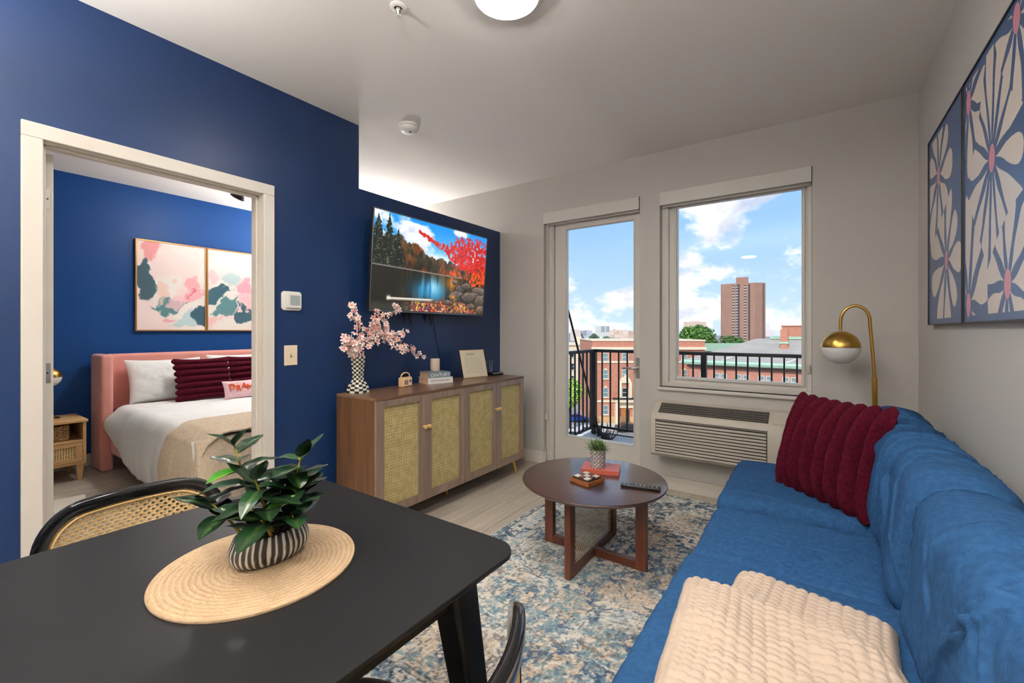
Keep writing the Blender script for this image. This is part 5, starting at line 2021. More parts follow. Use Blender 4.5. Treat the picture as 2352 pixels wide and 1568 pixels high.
# ================================================================== cushions
def ribbed_cushion(name, label, W, H, T, ribs, M, m, horizontal=False, group=None, res=192, amp=0.72, cat='cushion', parent=None):
    nu = nv = res
    Uu, Vv = np.meshgrid(np.linspace(-1, 1, nu), np.linspace(-1, 1, nv), indexing='ij')
    mb = MB()
    for side in (1, -1):
        a, b = (Vv, Uu) if horizontal else (Uu, Vv)
        fr_ = ((a * 0.5 + 0.5) * ribs) % 1.0
        rib = np.abs(np.sin(np.pi * fr_)) ** 0.85
        prof = (np.clip(1 - np.abs(Uu) ** 3.2, 0, 1) * np.clip(1 - np.abs(Vv) ** 3.2, 0, 1)) ** 0.55
        lump = 0.9 + 0.25 * (fbm(Uu * 3 + 5, Vv * 3, 3, 4 + side) - 0.5)
        th = T / 2 * prof * lump * (1 - amp + amp * rib * 1.3)
        pin = 1 - 0.10 * (1 - np.abs(Uu) ** 2) * np.abs(Vv) ** 3 if not horizontal else 1
        X = Uu * W / 2 * (1 - 0.07 * (1 - Vv ** 2) * np.abs(Uu) ** 3)
        Z = Vv * H / 2 * (1 - 0.07 * (1 - Uu ** 2) * np.abs(Vv) ** 3)
        bul = 0.028 * rib * np.abs(b) ** 10
        if horizontal:
            X = X + np.sign(Uu) * bul
        else:
            Z = Z + np.sign(Vv) * bul
        fuzz = 0.0016 * (fbm(Uu * 60, Vv * 60, 2, 8) - 0.5)
        P = np.stack([X, -side * (th + fuzz * prof), Z], -1)
        mb.grid(P, flip=(side < 0))
    o = mb.build(name, m, parent, smooth=180)
    o.matrix_world = M
    tag(o, label, cat, group)
    return o


M_BURG = mat('burgundy_fur', rgb(86, 15, 34), 0.95, var=rgb(58, 8, 22), var_scale=70, spec=0.15, bump=0.25, bump_scale=300)


def lean_matrix(pl_, pr_, lean, H, back):
    """cushion standing on the edge pl_->pr_, face turned to -n, leaning back by lean"""
    pl_, pr_ = Vector(pl_), Vector(pr_)
    ex = (pr_ - pl_).normalized()
    n = ex.cross(Vector((0, 0, 1))).normalized()          # points to the front
    up = (Vector((0, 0, 1)) * math.cos(lean) - n * math.sin(lean))
    yax = up.cross(ex)
    c = (pl_ + pr_) / 2 + up * (H / 2) - n * back
    return Matrix(((ex.x, yax.x, up.x, c.x), (ex.y, yax.y, up.y, c.y), (ex.z, yax.z, up.z, c.z), (0, 0, 0, 1)))


ribbed_cushion('throw_cushion', 'big burgundy ribbed plush cushion standing on the blue sofa', 0.53, 0.47, 0.22, 8,
               lean_matrix((-0.228, 2.69, 0.462), (0.142, 2.31, 0.462), R2D(17), 0.47, 0.06), M_BURG, group='burgundy ribbed cushions')
V, F = round_box((0.40, 0.13, 0.30), 0.06, 20, corner=6, noise=lambda V, N: 0.02 * (fbm(V[:, 0] * 6, V[:, 2] * 6, 3, 9) - 0.5))
mb = MB()
add_np(mb, V, F)
o = mb.build('throw_cushion', mat('grey_stripe', rgb(150, 146, 156), 0.9, var=rgb(70, 60, 70), var_scale=14, var_stretch=(1, 1, 8)), smooth=180)
o.matrix_world = lean_matrix((-0.15, 2.90, 0.468), (0.14, 2.55, 0.468), R2D(16), 0.30, 0.06)
tag(o, 'grey cushion mostly hidden behind the burgundy sofa cushion', 'cushion')

# ================================================================== waffle throw on the sofa
M_THROW = mat('cream_waffle', rgb(204, 184, 165), 0.95, spec=0.1, bump=0.2, bump_scale=400)


def waffle(u, v, pu=0.027, pv=0.022):
    a = np.abs(np.sin(np.pi * u / pu))
    b = np.abs(np.sin(np.pi * v / pv))
    return 0.0085 * (a ** 0.4) * (0.4 + 0.6 * b ** 0.6)


def throw_layer(name, parent, cx, cy, wx, wy, z0, h, rz, seed, res=0.004, shear=0.0):
    nx, ny = int(wx / res), int(wy / res)
    Uu, Vv = np.meshgrid(np.linspace(-1, 1, nx), np.linspace(-1, 1, ny), indexing='ij')
    x, y = Uu * wx / 2, Vv * wy / 2
    edge = (np.clip(1 - np.abs(Uu) ** 7, 0, 1) * np.clip(1 - np.abs(Vv) ** 6, 0, 1)) ** 0.5
    lump = 0.86 + 0.4 * (fbm(x * 6 + seed, y * 7, 4, seed) - 0.5)
    fold = 0.012 * np.sin(x * 9 + y * 12 + 7 * fbm(x * 5, y * 5, 3, seed + 3)) * np.clip(edge, 0, 1)
    z = h * edge * lump + waffle(x, y) * np.clip(edge * 1.6, 0.25, 1) + fold * 0.5
    wob = 1 + 0.03 * (fbm(Vv * 4, Uu * 4, 2, seed + 5) - 0.5)
    P = np.stack([x * wob, y * wob, z], -1)
    P[..., 0] -= shear * P[..., 1]
    mb = MB().grid(P)
    zb = np.where(edge > 0.02, -0.004, 0.0) + 0 * z
    mb.grid(np.stack([P[..., 0], P[..., 1], np.minimum(z, 0.0) - 0.002], -1), flip=True)
    return mb.build(name, M_THROW, parent, smooth=180, loc=(cx, cy, z0), rot=(0, 0, rz))


tw = thing('throw_blanket', 'folded cream waffle knit throw lying on the sofa seat', 'blanket', (-0.05, 1.12, 0.468))
throw_layer('lower_fold', tw, 0.015, 0.175, 0.39, 0.50, 0.0, 0.062, R2D(-12), 3, shear=0.15)
throw_layer('upper_fold', tw, -0.005, -0.125, 0.49, 0.66, 0.026, 0.110, R2D(-11), 7, shear=0.30)

# ================================================================== bedroom
M_PINK = mat('pink_velvet', rgb(226, 158, 148), 0.8, sheen=0.3, var=rgb(216, 146, 136), var_scale=5, spec=0.2)
M_LINEN = mat('white_linen', rgb(232, 231, 228), 0.9, spec=0.15, bump=0.1, bump_scale=90)
bed = thing('bed', 'pink upholstered bed with winged headboard and white bedding', 'bed', (-4.45, 1.94, 0))
BX, BY = -4.45, 1.94


def soft_box(name, lo, hi, r, m, parent, n=12, noise=None, puff=0.0, org=(BX, BY, 0)):
    size = [hi[i] - lo[i] for i in range(3)]
    V, F = round_box(size, r, n, noise=noise, puff=puff)
    mb = MB()
    add_np(mb, V, F, Matrix.Translation([(hi[i] + lo[i]) / 2 - org[i] for i in range(3)]))
    return mb.build(name, m, parent, smooth=180)


soft_box('headboard', (-5.53, 1.19, 0.50), (-5.44, 2.69, 1.04), 0.03, M_PINK, bed)
soft_box('headboard_wing', (-5.53, 1.098, 0.0), (-5.20, 1.189, 1.045), 0.028, M_PINK, bed)
soft_box('headboard_wing', (-5.53, 2.691, 0.0), (-5.20, 2.782, 1.045), 0.028, M_PINK, bed)
soft_box('side_rail', (-5.195, 1.16, 0.16), (-3.27, 1.235, 0.33), 0.02, M_PINK, bed)
soft_box('side_rail', (-5.195, 2.645, 0.16), (-3.27, 2.72, 0.33), 0.02, M_PINK, bed)
soft_box('foot_rail', (-3.265, 1.16, 0.16), (-3.195, 2.72, 0.33), 0.02, M_PINK, bed)
for ly in (1.20, 2.68):
    for lx in (-3.24, -4.30):
        MB().tube([(lx - BX, ly - BY, 0.158), (lx - BX, ly - BY, 0.001)], [0.03, 0.022], 14).build('foot', M_PINK, bed, smooth=40)
soft_box('mattress', (-5.43, 1.24, 0.24), (-3.28, 2.64, 0.50), 0.06, M_LINEN, bed)


def drape(name, parent, m, x0, x1, ytop0, ytop1, zt, hem0, seed, nx=110, ns=120, lift=0.0, fold=1.0, hem1=None, foot=False):
    """cloth laid over the bed: flat on top, hanging down both long sides"""
    if hem1 is None:
        hem1 = hem0
    Uu, Sv = np.meshgrid(np.linspace(0, 1, nx), np.linspace(0, 1, ns), indexing='ij')
    X = x0 + (x1 - x0) * Uu
    top_w = ytop1 - ytop0
    hem = hem0 + (hem1 - hem0) * np.clip(Uu * 2.4, 0, 1) ** 0.8 + 0.03 * (fbm(Uu * 6, Uu * 0, 2, seed) - 0.5)
    drop = (zt - hem)
    total = drop * 2 + top_w
    L = Sv * total
    r = 0.09
    Y = np.empty_like(X)
    Z = np.empty_like(X)
    l1 = L < drop
    l3 = L > drop + top_w
    l2 = ~(l1 | l3)
    bul = 0.035 * np.sin(np.pi * np.clip(L / drop, 0, 1)) + 0.012
    wv = fold * 0.030 * (fbm(X * 7 + 3, L * 1.2, 3, seed + 2) - 0.5)
    Y = np.where(l1, ytop0 - bul + wv - 0.05 * (1 - np.clip(L / drop, 0, 1)), Y)
    Z = np.where(l1, hem + L, Z)
    Y = np.where(l2, ytop0 + (L - drop), Y)
    ed = np.clip(np.minimum(L - drop, drop + top_w - L) / r, 0, 1)
    Z = np.where(l2, zt + 0.05 * np.sqrt(np.clip(1 - (1 - ed) ** 2, 0, 1)), Z)
    L3 = total - L
    bul3 = 0.035 * np.sin(np.pi * np.clip(L3 / drop, 0, 1)) + 0.012
    Y = np.where(l3, ytop1 + bul3 + wv + 0.05 * (1 - np.clip(L3 / drop, 0, 1)), Y)
    Z = np.where(l3, hem + L3, Z)
    wr = fold * 0.022 * (fbm(X * 5, Y * 5 + seed, 4, seed + 7) - 0.5)
    Z = Z + np.where(l2, wr, wr * 0.3) + lift
    Y = Y + np.where(l1, -lift, np.where(l3, lift, 0))
    P = np.stack([X - BX, Y - BY, Z], -1)
    cloth = MB().grid(P, flip=True)
    if foot:                       # the part that hangs down at the foot end
        yy, kk = np.meshgrid(np.linspace(ytop0 - 0.10, ytop1 + 0.10, 70), np.linspace(0, 1, 24), indexing='ij')
        xx = x1 - 0.035 + 0.05 * np.sin(np.pi * np.clip(kk * 1.1, 0, 1) * 0.6) + 0.02 * (fbm(yy * 7, kk, 3, seed + 12) - 0.5) * kk
        zz = zt + 0.045 - kk * (zt - 0.10) + 0.01 * (fbm(yy * 4, kk * 2, 2, seed) - 0.5)
        cloth.grid(np.stack([xx - BX, yy - BY, zz], -1))
    o = cloth.build(name, m, parent, smooth=180)
    s = o.modifiers.new('solid', 'SOLIDIFY')
    s.thickness = 0.012
    s.offset = -1
    return o


drape('duvet', bed, M_LINEN, -5.18, -3.18, 1.20, 2.68, 0.515, 0.38, 4, hem1=0.12, foot=True)
M_KNIT = mat('beige_knit', rgb(226, 208, 186), 0.95, var=rgb(206, 186, 160), var_scale=60, bump=0.8, bump_scale=130, spec=0.1)
thr = drape('bed_throw', None, M_KNIT, -3.70, -3.10, 1.19, 2.69, 0.53, 0.15, 4, lift=0.026, nx=80, hem1=0.13, foot=True)
thr.location = (BX, BY, 0)
tag(thr, 'beige knitted throw laid across the pink bed', 'blanket')


def pillow(name, label, W, H, T, M, m, cat='pillow', group=None, res=60):
    nu = nv = res
    Uu, Vv = np.meshgrid(np.linspace(-1, 1, nu), np.linspace(-1, 1, nv), indexing='ij')
    mb = MB()
    for side in (1, -1):
        prof = (np.clip(1 - np.abs(Uu) ** 2.6, 0, 1) * np.clip(1 - np.abs(Vv) ** 2.6, 0, 1)) ** 0.6
        th = T / 2 * prof * (0.9 + 0.3 * (fbm(Uu * 3, Vv * 3, 3, 14 + side) - 0.5)) + 0.002
        X = Uu * W / 2 * (1 - 0.06 * (1 - Vv ** 2) * np.abs(Uu) ** 3)
        Z = Vv * H / 2 * (1 - 0.08 * (1 - Uu ** 2) * np.abs(Vv) ** 3)
        mb.grid(np.stack([X, -side * th, Z], -1), flip=(side < 0))
    o = mb.build(name, m, None, smooth=180)
    o.matrix_world = M
    tag(o, label, cat, group)
    return o


ZB = 0.568
pillow('pillow', 'white pillow leaning on the pink headboard nearest the nightstand', 0.62, 0.44, 0.17, lean_matrix((-5.22, 1.30, ZB), (-5.22, 1.92, ZB), R2D(20), 0.44, 0.0), M_LINEN, group='white bed pillows')
pillow('pillow', 'white pillow leaning on the pink headboard behind the second burgundy cushion', 0.62, 0.46, 0.17, lean_matrix((-5.22, 1.98, ZB), (-5.22, 2.60, ZB), R2D(20), 0.46, 0.0), M_LINEN, group='white bed pillows')
a, b = on_x(408, 948, -5.0), on_x(530, 942, -5.0)
ribbed_cushion('throw_cushion', 'burgundy ribbed cushion in front of the white bed pillow', 0.47, 0.43, 0.15, 7,
               lean_matrix((-5.0, a.y, ZB + 0.005), (-5.0, b.y + 0.02, ZB + 0.005), R2D(16), 0.43, 0.0), M_BURG, horizontal=True, group='burgundy ribbed cushions', res=112, amp=0.4)
ribbed_cushion('throw_cushion', 'burgundy ribbed cushion half hidden by the bedroom door frame', 0.47, 0.43, 0.15, 7,
               lean_matrix((-5.03, b.y + 0.03, ZB + 0.005), (-5.03, b.y + 0.50, ZB + 0.005), R2D(16), 0.43, 0.0), M_BURG, horizontal=True, group='burgundy ribbed cushions', res=112, amp=0.4)
a = on_x(516, 938, -4.78)
dm = lean_matrix((-4.78, a.y, ZB + 0.01), (-4.78, a.y + 0.36, ZB + 0.01), R2D(22), 0.19, 0.0)
dr = pillow('lettered_cushion', 'small pink cushion lettered DRAMA lying on the bed', 0.36, 0.19, 0.10, dm, mat('pink_print', rgb(232, 190, 196), 0.8), 'cushion')
M_LET = mat('letter_orange', rgb(214, 78, 24), 0.8)
for k, chh in enumerate('DRAMA'):
    xo = -0.112 + k * 0.054
    thk = 0.05 * (max(0, 1 - abs(xo / 0.18) ** 2.6) ** 0.6) + 0.0035
    text_part('letter', chh, 0.082, M_LET, dr, frame3((1, 0, 0), (0, 0, 1), (0, -1, 0), (xo, -thk - 0.002, 0.008 + 0.010 * (-1) ** k)), 0.006)
dots = MB()
rd = random.Random(8)
for k in range(26):
    xo, zo = rd.uniform(-0.15, 0.15), rd.choice([-1, 1]) * rd.uniform(0.05, 0.08)
    thk = 0.05 * (max(0, 1 - abs(xo / 0.18) ** 2.6) * max(0, 1 - abs(zo / 0.095) ** 2.6)) ** 0.6
    dots.lathe([(0.006, 0.0), (0.005, 0.003), (0.001, 0.004)], 8, Matrix.Translation((xo, -thk - 0.001, zo)) @ Matrix.Rotation(R2D(90), 4, 'X'))
stuff(dots.build('dots', M_WHITE, dr))

# nightstand
M_OAK = wood_mat('light_oak', rgb(196, 152, 98), rgb(222, 182, 128), 0.5, 4.0, 'y')
ns = thing('nightstand', 'light oak nightstand with basket shelf and woven drawer', 'nightstand', (-5.30, 0.76, 0))
hx, hy = 0.22, 0.225
body = MB()
body.box((-hx, hy - 0.02, 0.14), (hx - 0.004, hy, 0.49))
body.box((-hx, -hy, 0.14), (hx - 0.004, -hy + 0.02, 0.49))
body.box((-hx, -hy + 0.02, 0.14), (-hx + 0.012, hy - 0.02, 0.49))
body.box((-hx + 0.012, -hy + 0.02, 0.14), (hx - 0.004, hy - 0.02, 0.16))
body.box((-hx + 0.012, -hy + 0.02, 0.325), (hx - 0.004, hy - 0.02, 0.342))
body.build('body', M_OAK, ns)
MB().box((-hx, -hy - 0.01, 0.4905), (hx + 0.01, hy + 0.01, 0.512)).build('top', M_OAK, ns, bevel=0.003)
dd = MB()
dd.box((hx - 0.022, -hy + 0.023, 0.163), (hx, -hy + 0.063, 0.322))
dd.box((hx - 0.022, hy - 0.063, 0.163), (hx, hy - 0.023, 0.322))
dd.box((hx - 0.022, -hy + 0.063, 0.163), (hx, hy - 0.063, 0.195))
dd.box((hx - 0.022, -hy + 0.063, 0.292), (hx, hy - 0.063, 0.322))
ddo = dd.build('drawer', M_OAK, ns)
MB().box((hx - 0.018, -hy + 0.063, 0.195), (hx - 0.014, hy - 0.063, 0.292)).build('backing', M_RATB, ddo)
wv = MB()
fn = lambda x, y, z: (z, x, y)
strips(wv, -hy + 0.063, hy - 0.063, 0.195, 0.292, 0.0, 0.016, 0.009, hx - 0.010, 0.002, fn)
strips(wv, -hy + 0.063, hy - 0.063, 0.195, 0.292, R2D(90), 0.016, 0.009, hx - 0.008, 0.002, fn)
stuff(wv.build('cane_webbing', M_CANE, ddo))
for sx in (-1, 1):
    for sy in (-1, 1):
        tx, ty = sx * (hx - 0.04), sy * (hy - 0.035)
        a, b = 0.024, 0.014
        MB().hexa([(tx - b, ty - b, 0.0005), (tx + b, ty - b, 0.0005), (tx + b, ty + b, 0.0005), (tx - b, ty + b, 0.0005),
                   (tx - a, ty - a, 0.1395), (tx + a, ty - a, 0.1395), (tx + a, ty + a, 0.1395), (tx - a, ty + a, 0.1395)]).build('leg', M_OAK, ns, bevel=0.002)
bs = thing('woven_basket', 'woven water hyacinth basket inside the nightstand shelf', 'basket', (-5.275, 0.735, 0.343))
M_WEAVE = mat('hyacinth', rgb(206, 170, 118), 0.8, var=rgb(160, 120, 72), var_scale=70, bump=0.6, bump_scale=120)
mb = MB()
rw = random.Random(3)
for row in range(7):
    z = 0.012 + row * 0.0175
    for side in range(4):
        L = 0.31 if side % 2 == 0 else 0.28
        off = 0.14 if side % 2 == 0 else 0.155
        n = 9
        M = Matrix.Rotation(R2D(90 * side), 4, 'Z')
        for k in range(n):
            x0 = -L / 2 + L * k / n
            bulge = 0.006 if (k + row) % 2 else 0.0
            V, F = round_box((L / n * 1.15, 0.016, 0.020), 0.008, 3, corner=2)
            add_np(mb, V, F, M @ Matrix.Translation((x0 + L / n / 2, off - 0.01 + bulge, z)) @ Matrix.Rotation(rw.uniform(-0.25, 0.25), 4, 'Y'))
wo = mb.build('weave', M_WEAVE, bs, smooth=60, rot=(0, 0, R2D(90)))
stuff(wo)
MB().box((-0.13, -0.145, 0.0005), (0.13, 0.145, 0.004)).build('bottom', M_WEAVE, bs)
bl_ = thing('bedside_lamp', 'small brass and white globe lamp on the nightstand', 'lamp', (-5.33, 0.80, 0.5125))
MB().lathe([(0.001, 0), (0.07, 0), (0.072, 0.006), (0.06, 0.014), (0.010, 0.02), (0.008, 0.30)], 32, cap0=False).build('stand', M_BRASS, bl_, smooth=40)
g = (0, 0, 0.352)
MB().lathe([(0.082 * math.cos(a), 0.082 * math.sin(a)) for a in [R2D(2 + 86 * k / 14) for k in range(15)]] + [(0.002, 0.082)], 32, Matrix.Translation(g)).build('brass_cap', M_BRASS, bl_, smooth=60)
MB().lathe([(0.002, -0.081)] + [(0.081 * math.cos(a), 0.081 * math.sin(a)) for a in [R2D(-86 + 86 * k / 14) for k in range(15)]], 32, Matrix.Translation(g)).build('glass_globe', mat('opal_glass', rgb(238, 236, 232), 0.15), bl_, smooth=60)
# unseen torchiere, added to light the bedroom by bounce off its ceiling
to = thing('added_torchiere', 'added brass uplight floor lamp brightening the bedroom, unseen', 'floor lamp', (-4.62, 3.28, 0))
MB().lathe([(0.001, 0), (0.13, 0), (0.13, 0.02), (0.016, 0.026), (0.012, 0.04), (0.012, 1.62)], 32, cap0=False).build('stand', M_BRASS, to, smooth=40)
MB().lathe([(0.012, 1.60), (0.06, 1.62), (0.15, 1.68), (0.19, 1.74), (0.185, 1.74), (0.175, 1.715)], 40, cap0=False, cap1=False).build('bowl', M_BRASS, to, smooth=40)
MB().lathe([(0.176, 1.715), (0.001, 1.722)], 40, cap0=False, cap1=False).build('glowing_lens', mat('added_torchiere_glow', rgb(255, 250, 240), 0.4, emit=(1, 0.975, 0.945, 1), emit_s=ADDED_TORCHIERE_W), to, smooth=60)
V, F = round_box((0.34, 0.5, 0.03), 0.014, 30, noise=lambda V, N: 0.006 * (fbm(V[:, 0] * 40, V[:, 1] * 40, 2, 5) - 0.5))
mb = MB()
add_np(mb, V, F, Matrix.Translation((0, 0, 0.0155)))
tag(mb.build('floor_mat', mat('plush_cream', rgb(222, 212, 196), 0.95), smooth=180, loc=(-4.40, 0.60, 0), rot=(0, 0, R2D(-8))), 'cream plush mat on the bedroom floor', 'mat')


# pictures over the bed
def abstract(nx, ny, seed):
    S, T = np.meshgrid(np.linspace(0, 1, nx), np.linspace(0, 1, ny), indexing='ij')
    C = np.empty(S.shape + (3,))

    def lay(mask, col):
        m = np.clip(mask, 0, 1)[..., None]
        C[:] = C * (1 - m) + np.asarray(col, float) * m
    X, Y = S * 0.68, T
    wx = 0.30 * (fbm(X * 5, Y * 5, 5, seed + 1) - 0.5)
    wy = 0.30 * (fbm(X * 5, Y * 5, 5, seed + 2) - 0.5)
    X, Y = X + wx, Y + wy
    C[:] = np.array([240, 232, 224.])
    lay(sstep(0.45, 0.7, fbm(X * 4, Y * 4, 3, seed)) * 0.7, [246, 216, 212])

    def blob(cx, cy, rx, ry, col, k=1.0, e=0.35):
        d = np.hypot((X - cx * 0.68) / rx, (Y - cy) / ry) + 2.0 * (fbm(X * 8, Y * 8, 5, seed + int(cx * 97) + int(cy * 31)) - 0.5)
        lay(sstep(1.0 + e * 0.3, 1.0 - e, d) * k, col)
    if seed == 500:
        blob(0.14, 0.13, 0.10, 0.10, [236, 150, 152], 0.85)
        blob(0.10, 0.45, 0.11, 0.20, [52, 84, 98], 0.95, 0.2)
        blob(0.42, 0.52, 0.10, 0.09, [238, 206, 190], 0.9)
        blob(0.46, 0.68, 0.15, 0.10, [72, 124, 128], 0.9, 0.25)
        blob(0.82, 0.50, 0.12, 0.14, [240, 170, 176], 0.9)
        blob(0.78, 0.56, 0.04, 0.04, [216, 78, 96], 0.9)
        blob(0.66, 0.60, 0.10, 0.08, [246, 196, 200], 0.8)
        blob(0.92, 0.84, 0.10, 0.10, [44, 84, 106], 0.95, 0.2)
        blob(0.66, 0.88, 0.14, 0.10, [186, 212, 214], 0.9)
        blob(0.18, 0.80, 0.14, 0.14, [246, 222, 218], 0.9)
        blob(0.44, 0.86, 0.07, 0.06, [240, 160, 168], 0.7)
    else:
        blob(0.16, 0.55, 0.12, 0.13, [46, 92, 108], 0.95, 0.2)
        blob(0.40, 0.36, 0.09, 0.08, [176, 206, 208], 0.8)
        blob(0.62, 0.45, 0.14, 0.10, [238, 160, 178], 0.85)
        blob(0.30, 0.70, 0.15, 0.08, [66, 122, 130], 0.85, 0.25)
        blob(0.10, 0.82, 0.14, 0.12, [244, 196, 190], 0.9)
        blob(0.75, 0.66, 0.12, 0.12, [244, 188, 196], 0.9)
        blob(0.60, 0.80, 0.12, 0.10, [40, 84, 100], 0.9, 0.2)
        blob(0.10, 0.28, 0.09, 0.10, [246, 196, 204], 0.8)
    return C


def bed_picture(label, y0, y1, seed):
    w, z0, h = y1 - y0, 1.256, 0.924
    r = thing('framed_picture', label, 'picture', (XBED, (y0 + y1) / 2, z0), group='abstract pictures over the bed')
    gold = mat('gold_frame', rgb(190, 140, 84), 0.4, metal=0.5)
    fr = MB()
    fr.box((0.0005, -w / 2, 0), (0.036, -w / 2 + 0.012, h))
    fr.box((0.0005, w / 2 - 0.012, 0), (0.036, w / 2, h))
    fr.box((0.0005, -w / 2 + 0.012, 0), (0.036, w / 2 - 0.012, 0.012))
    fr.box((0.0005, -w / 2 + 0.012, h - 0.012), (0.036, w / 2 - 0.012, h))
    fr.build('frame', gold, r)
    nx, ny = 130, 190
    S, T = np.meshgrid(np.linspace(0, 1, nx), np.linspace(0, 1, ny), indexing='ij')
    P = np.stack([np.full(S.shape, 0.028), -w / 2 + 0.012 + S * (w - 0.024), h - 0.012 - T * (h - 0.024)], -1)
    MB().grid(P, flip=True).build('canvas', paint_mat('canvas_paint', 0.7), r, colors=srgb2lin(abstract(nx, ny, seed)).reshape(-1, 3))


bed_picture('pink and teal abstract picture over the bed, fully in view', 1.436, 2.052, 500)
bed_picture('pink and teal abstract picture over the bed, cut by the door frame', 2.058, 2.674, 520)

# bedroom ceiling spot fitting
ps = thing('ceiling_spotlight', 'dark metal ceiling spotlight glowing in the bedroom', 'ceiling light', (-4.30, 1.94, ZC))
M_DK = mat('dark_bronze', rgb(52, 48, 46), 0.4, metal=0.5)
MB().lathe([(0.07, 0), (0.07, -0.02), (0.06, -0.026), (0.001, -0.027)], 32).build('canopy', M_DK, ps, smooth=40)
for k in range(3):
    a = R2D(200 + 120 * k)
    M = Matrix.Rotation(a, 4, 'Z') @ Matrix.Translation((0.12, 0, -0.16)) @ Matrix.Rotation(R2D(-35), 4, 'Y')
    MB().tube([(0.02 * math.cos(a), 0.02 * math.sin(a), -0.025), (0.07 * math.cos(a), 0.07 * math.sin(a), -0.10), M @ Vector((0, 0, 0.03))], 0.007, 10).build('arm', M_DK, ps, smooth=60)
    MB().lathe([(0.012, 0.05), (0.03, 0.03), (0.062, -0.05), (0.060, -0.05), (0.028, 0.026)], 28, M, cap1=False).build('shade', M_DK, ps, smooth=40)
    MB().lathe([(0.05, -0.042), (0.048, -0.048), (0.001, -0.056)], 28, M).build('bulb', mat('spot_bulb', rgb(255, 250, 240), 0.4, emit=(1, 0.97, 0.93, 1), emit_s=BED_LAMP_W), ps, smooth=60)

# ================================================================== balcony
M_DECK = mat('balcony_deck', rgb(196, 194, 190), 0.7, var=rgb(176, 174, 170), var_scale=3)
bal = thing('balcony_floor', 'pale grey balcony floor outside the glass door', 'balcony', (-0.9, 4.52, -0.19))
MB().box((-1.55, -0.738, 0), (1.55, 0.80, 0.12)).build('slab', M_DECK, bal)
MB().box((-1.55, 0.80, -0.04), (1.55, 0.83, 0.13)).build('edge_beam', M_BLACK, bal)
YR, XRL, ZR = 5.26, -2.37, 1.02
rl_ = thing('balcony_railing', 'black metal balcony railing with thin upright bars', 'railing', (XRL, YR, -0.07))
Z0 = -0.07
MB().box((-0.03, -0.03, ZR - 0.036 - Z0), (2.98, 0.03, ZR - Z0)).build('top_rail', M_BLACK, rl_, bevel=0.003)
MB().box((-0.03, -1.47, ZR - 0.036 - Z0), (0.03, -0.031, ZR - Z0)).build('top_rail', M_BLACK, rl_, bevel=0.003)
MB().box((0.0, -0.015, 0.085), (2.98, 0.015, 0.11)).build('bottom_rail', M_BLACK, rl_)
MB().box((-0.015, -1.47, 0.085), (0.015, -0.0, 0.11)).build('bottom_rail', M_BLACK, rl_)
for xo, w in ((0.0, 0.028), (1.325, 0.028), (2.95, 0.028)):
    MB().box((xo - w, -w, 0), (xo + w, w, ZR - 0.037 - Z0)).build('post', M_BLACK, rl_)
MB().box((-0.028, -1.468, 0), (0.028, -1.41, ZR - 0.037 - Z0)).build('post', M_BLACK, rl_)
balu = MB().box((-0.008, -0.008, 0.111), (0.008, 0.008, ZR - 0.037 - Z0))
b0 = None
for k in range(1, 27):
    x = 0.11 * k
    if min(abs(x - 1.325), abs(x - 2.95)) < 0.05:
        continue
    if b0 is None:
        b0 = balu.build('baluster', M_BLACK, rl_, loc=(x, 0, 0))
    else:
        share(b0, rl_, (x, 0, 0))
for k in range(1, 13):
    share(b0, rl_, (0, -0.11 * k, 0))
rod = MB().tube([(-2.27, 5.20, -0.062), (-2.27, 3.785, 2.50)], 0.012, 10)
rod.box((-2.29, 5.17, -0.0695), (-2.25, 5.23, 0.03))
tag(rod.build('tie_rod', M_BLACK), 'slanting black steel rod holding up the balcony corner', 'rod')
pg = MB()
rg = random.Random(9)
for k in range(26):
    a, h = rg.uniform(0, 6.28), rg.uniform(0.05, 0.2)
    p = Vector((0.05 * math.cos(a), 0.05 * math.sin(a), 0.0))
    q = p + Vector((rg.gauss(0, 0.05), rg.gauss(0, 0.05), h))
    pg.tube([p, p.lerp(q, 0.5) + Vector((rg.gauss(0, .015), rg.gauss(0, .015), 0)), q], [0.006, 0.005, 0.003], 5)
tag(pg.build('twig_bundle', mat('dry_twigs', rgb(40, 36, 34), 0.8), loc=(-2.10, 5.04, -0.0695)), 'dark dry twigs heaped in the balcony corner', 'twigs')

# ================================================================== the town beyond
GZ = -15.2
F2, R2 = Vector((FX, FY, 0)), Vector((RX, RY, 0))


def town(name, label, cat, r, d, z=GZ, turn=0.0, group=None, kind=None, face=False):
    p = F2 * d + R2 * r
    if face:                       # front square to the street towards the balcony
        turn = -math.atan2(r, d)
    return thing(name, label, cat, (p.x, p.y, z), YAW + turn, group, kind)


def rr_(u, d):
    return (u - CX) / FPX * d


def zz_(v, d):
    return CAM_H + (CY - v) / FPX * d


g = MB().box((-1500, -1.0, -0.5), (2600, 3000, 0.0)).build('ground', mat('asphalt', rgb(150, 148, 146), 0.9, var=rgb(128, 126, 122), var_scale=0.2), loc=(0, 20, GZ), rot=(0, 0, YAW))
tag(g, 'grey street and open ground far below the balcony', 'ground', kind='structure')
pv = MB().box((-60, 0, 0.0), (60, 5.5, 0.15)).build('pavement', mat('concrete', rgb(190, 184, 174), 0.9), loc=(F2 * 72.2).xyz + Vector((0, 0, GZ + 0.001)), rot=(0, 0, YAW))
tag(pv, 'pale pavement in front of the red brick building', 'pavement', kind='structure')

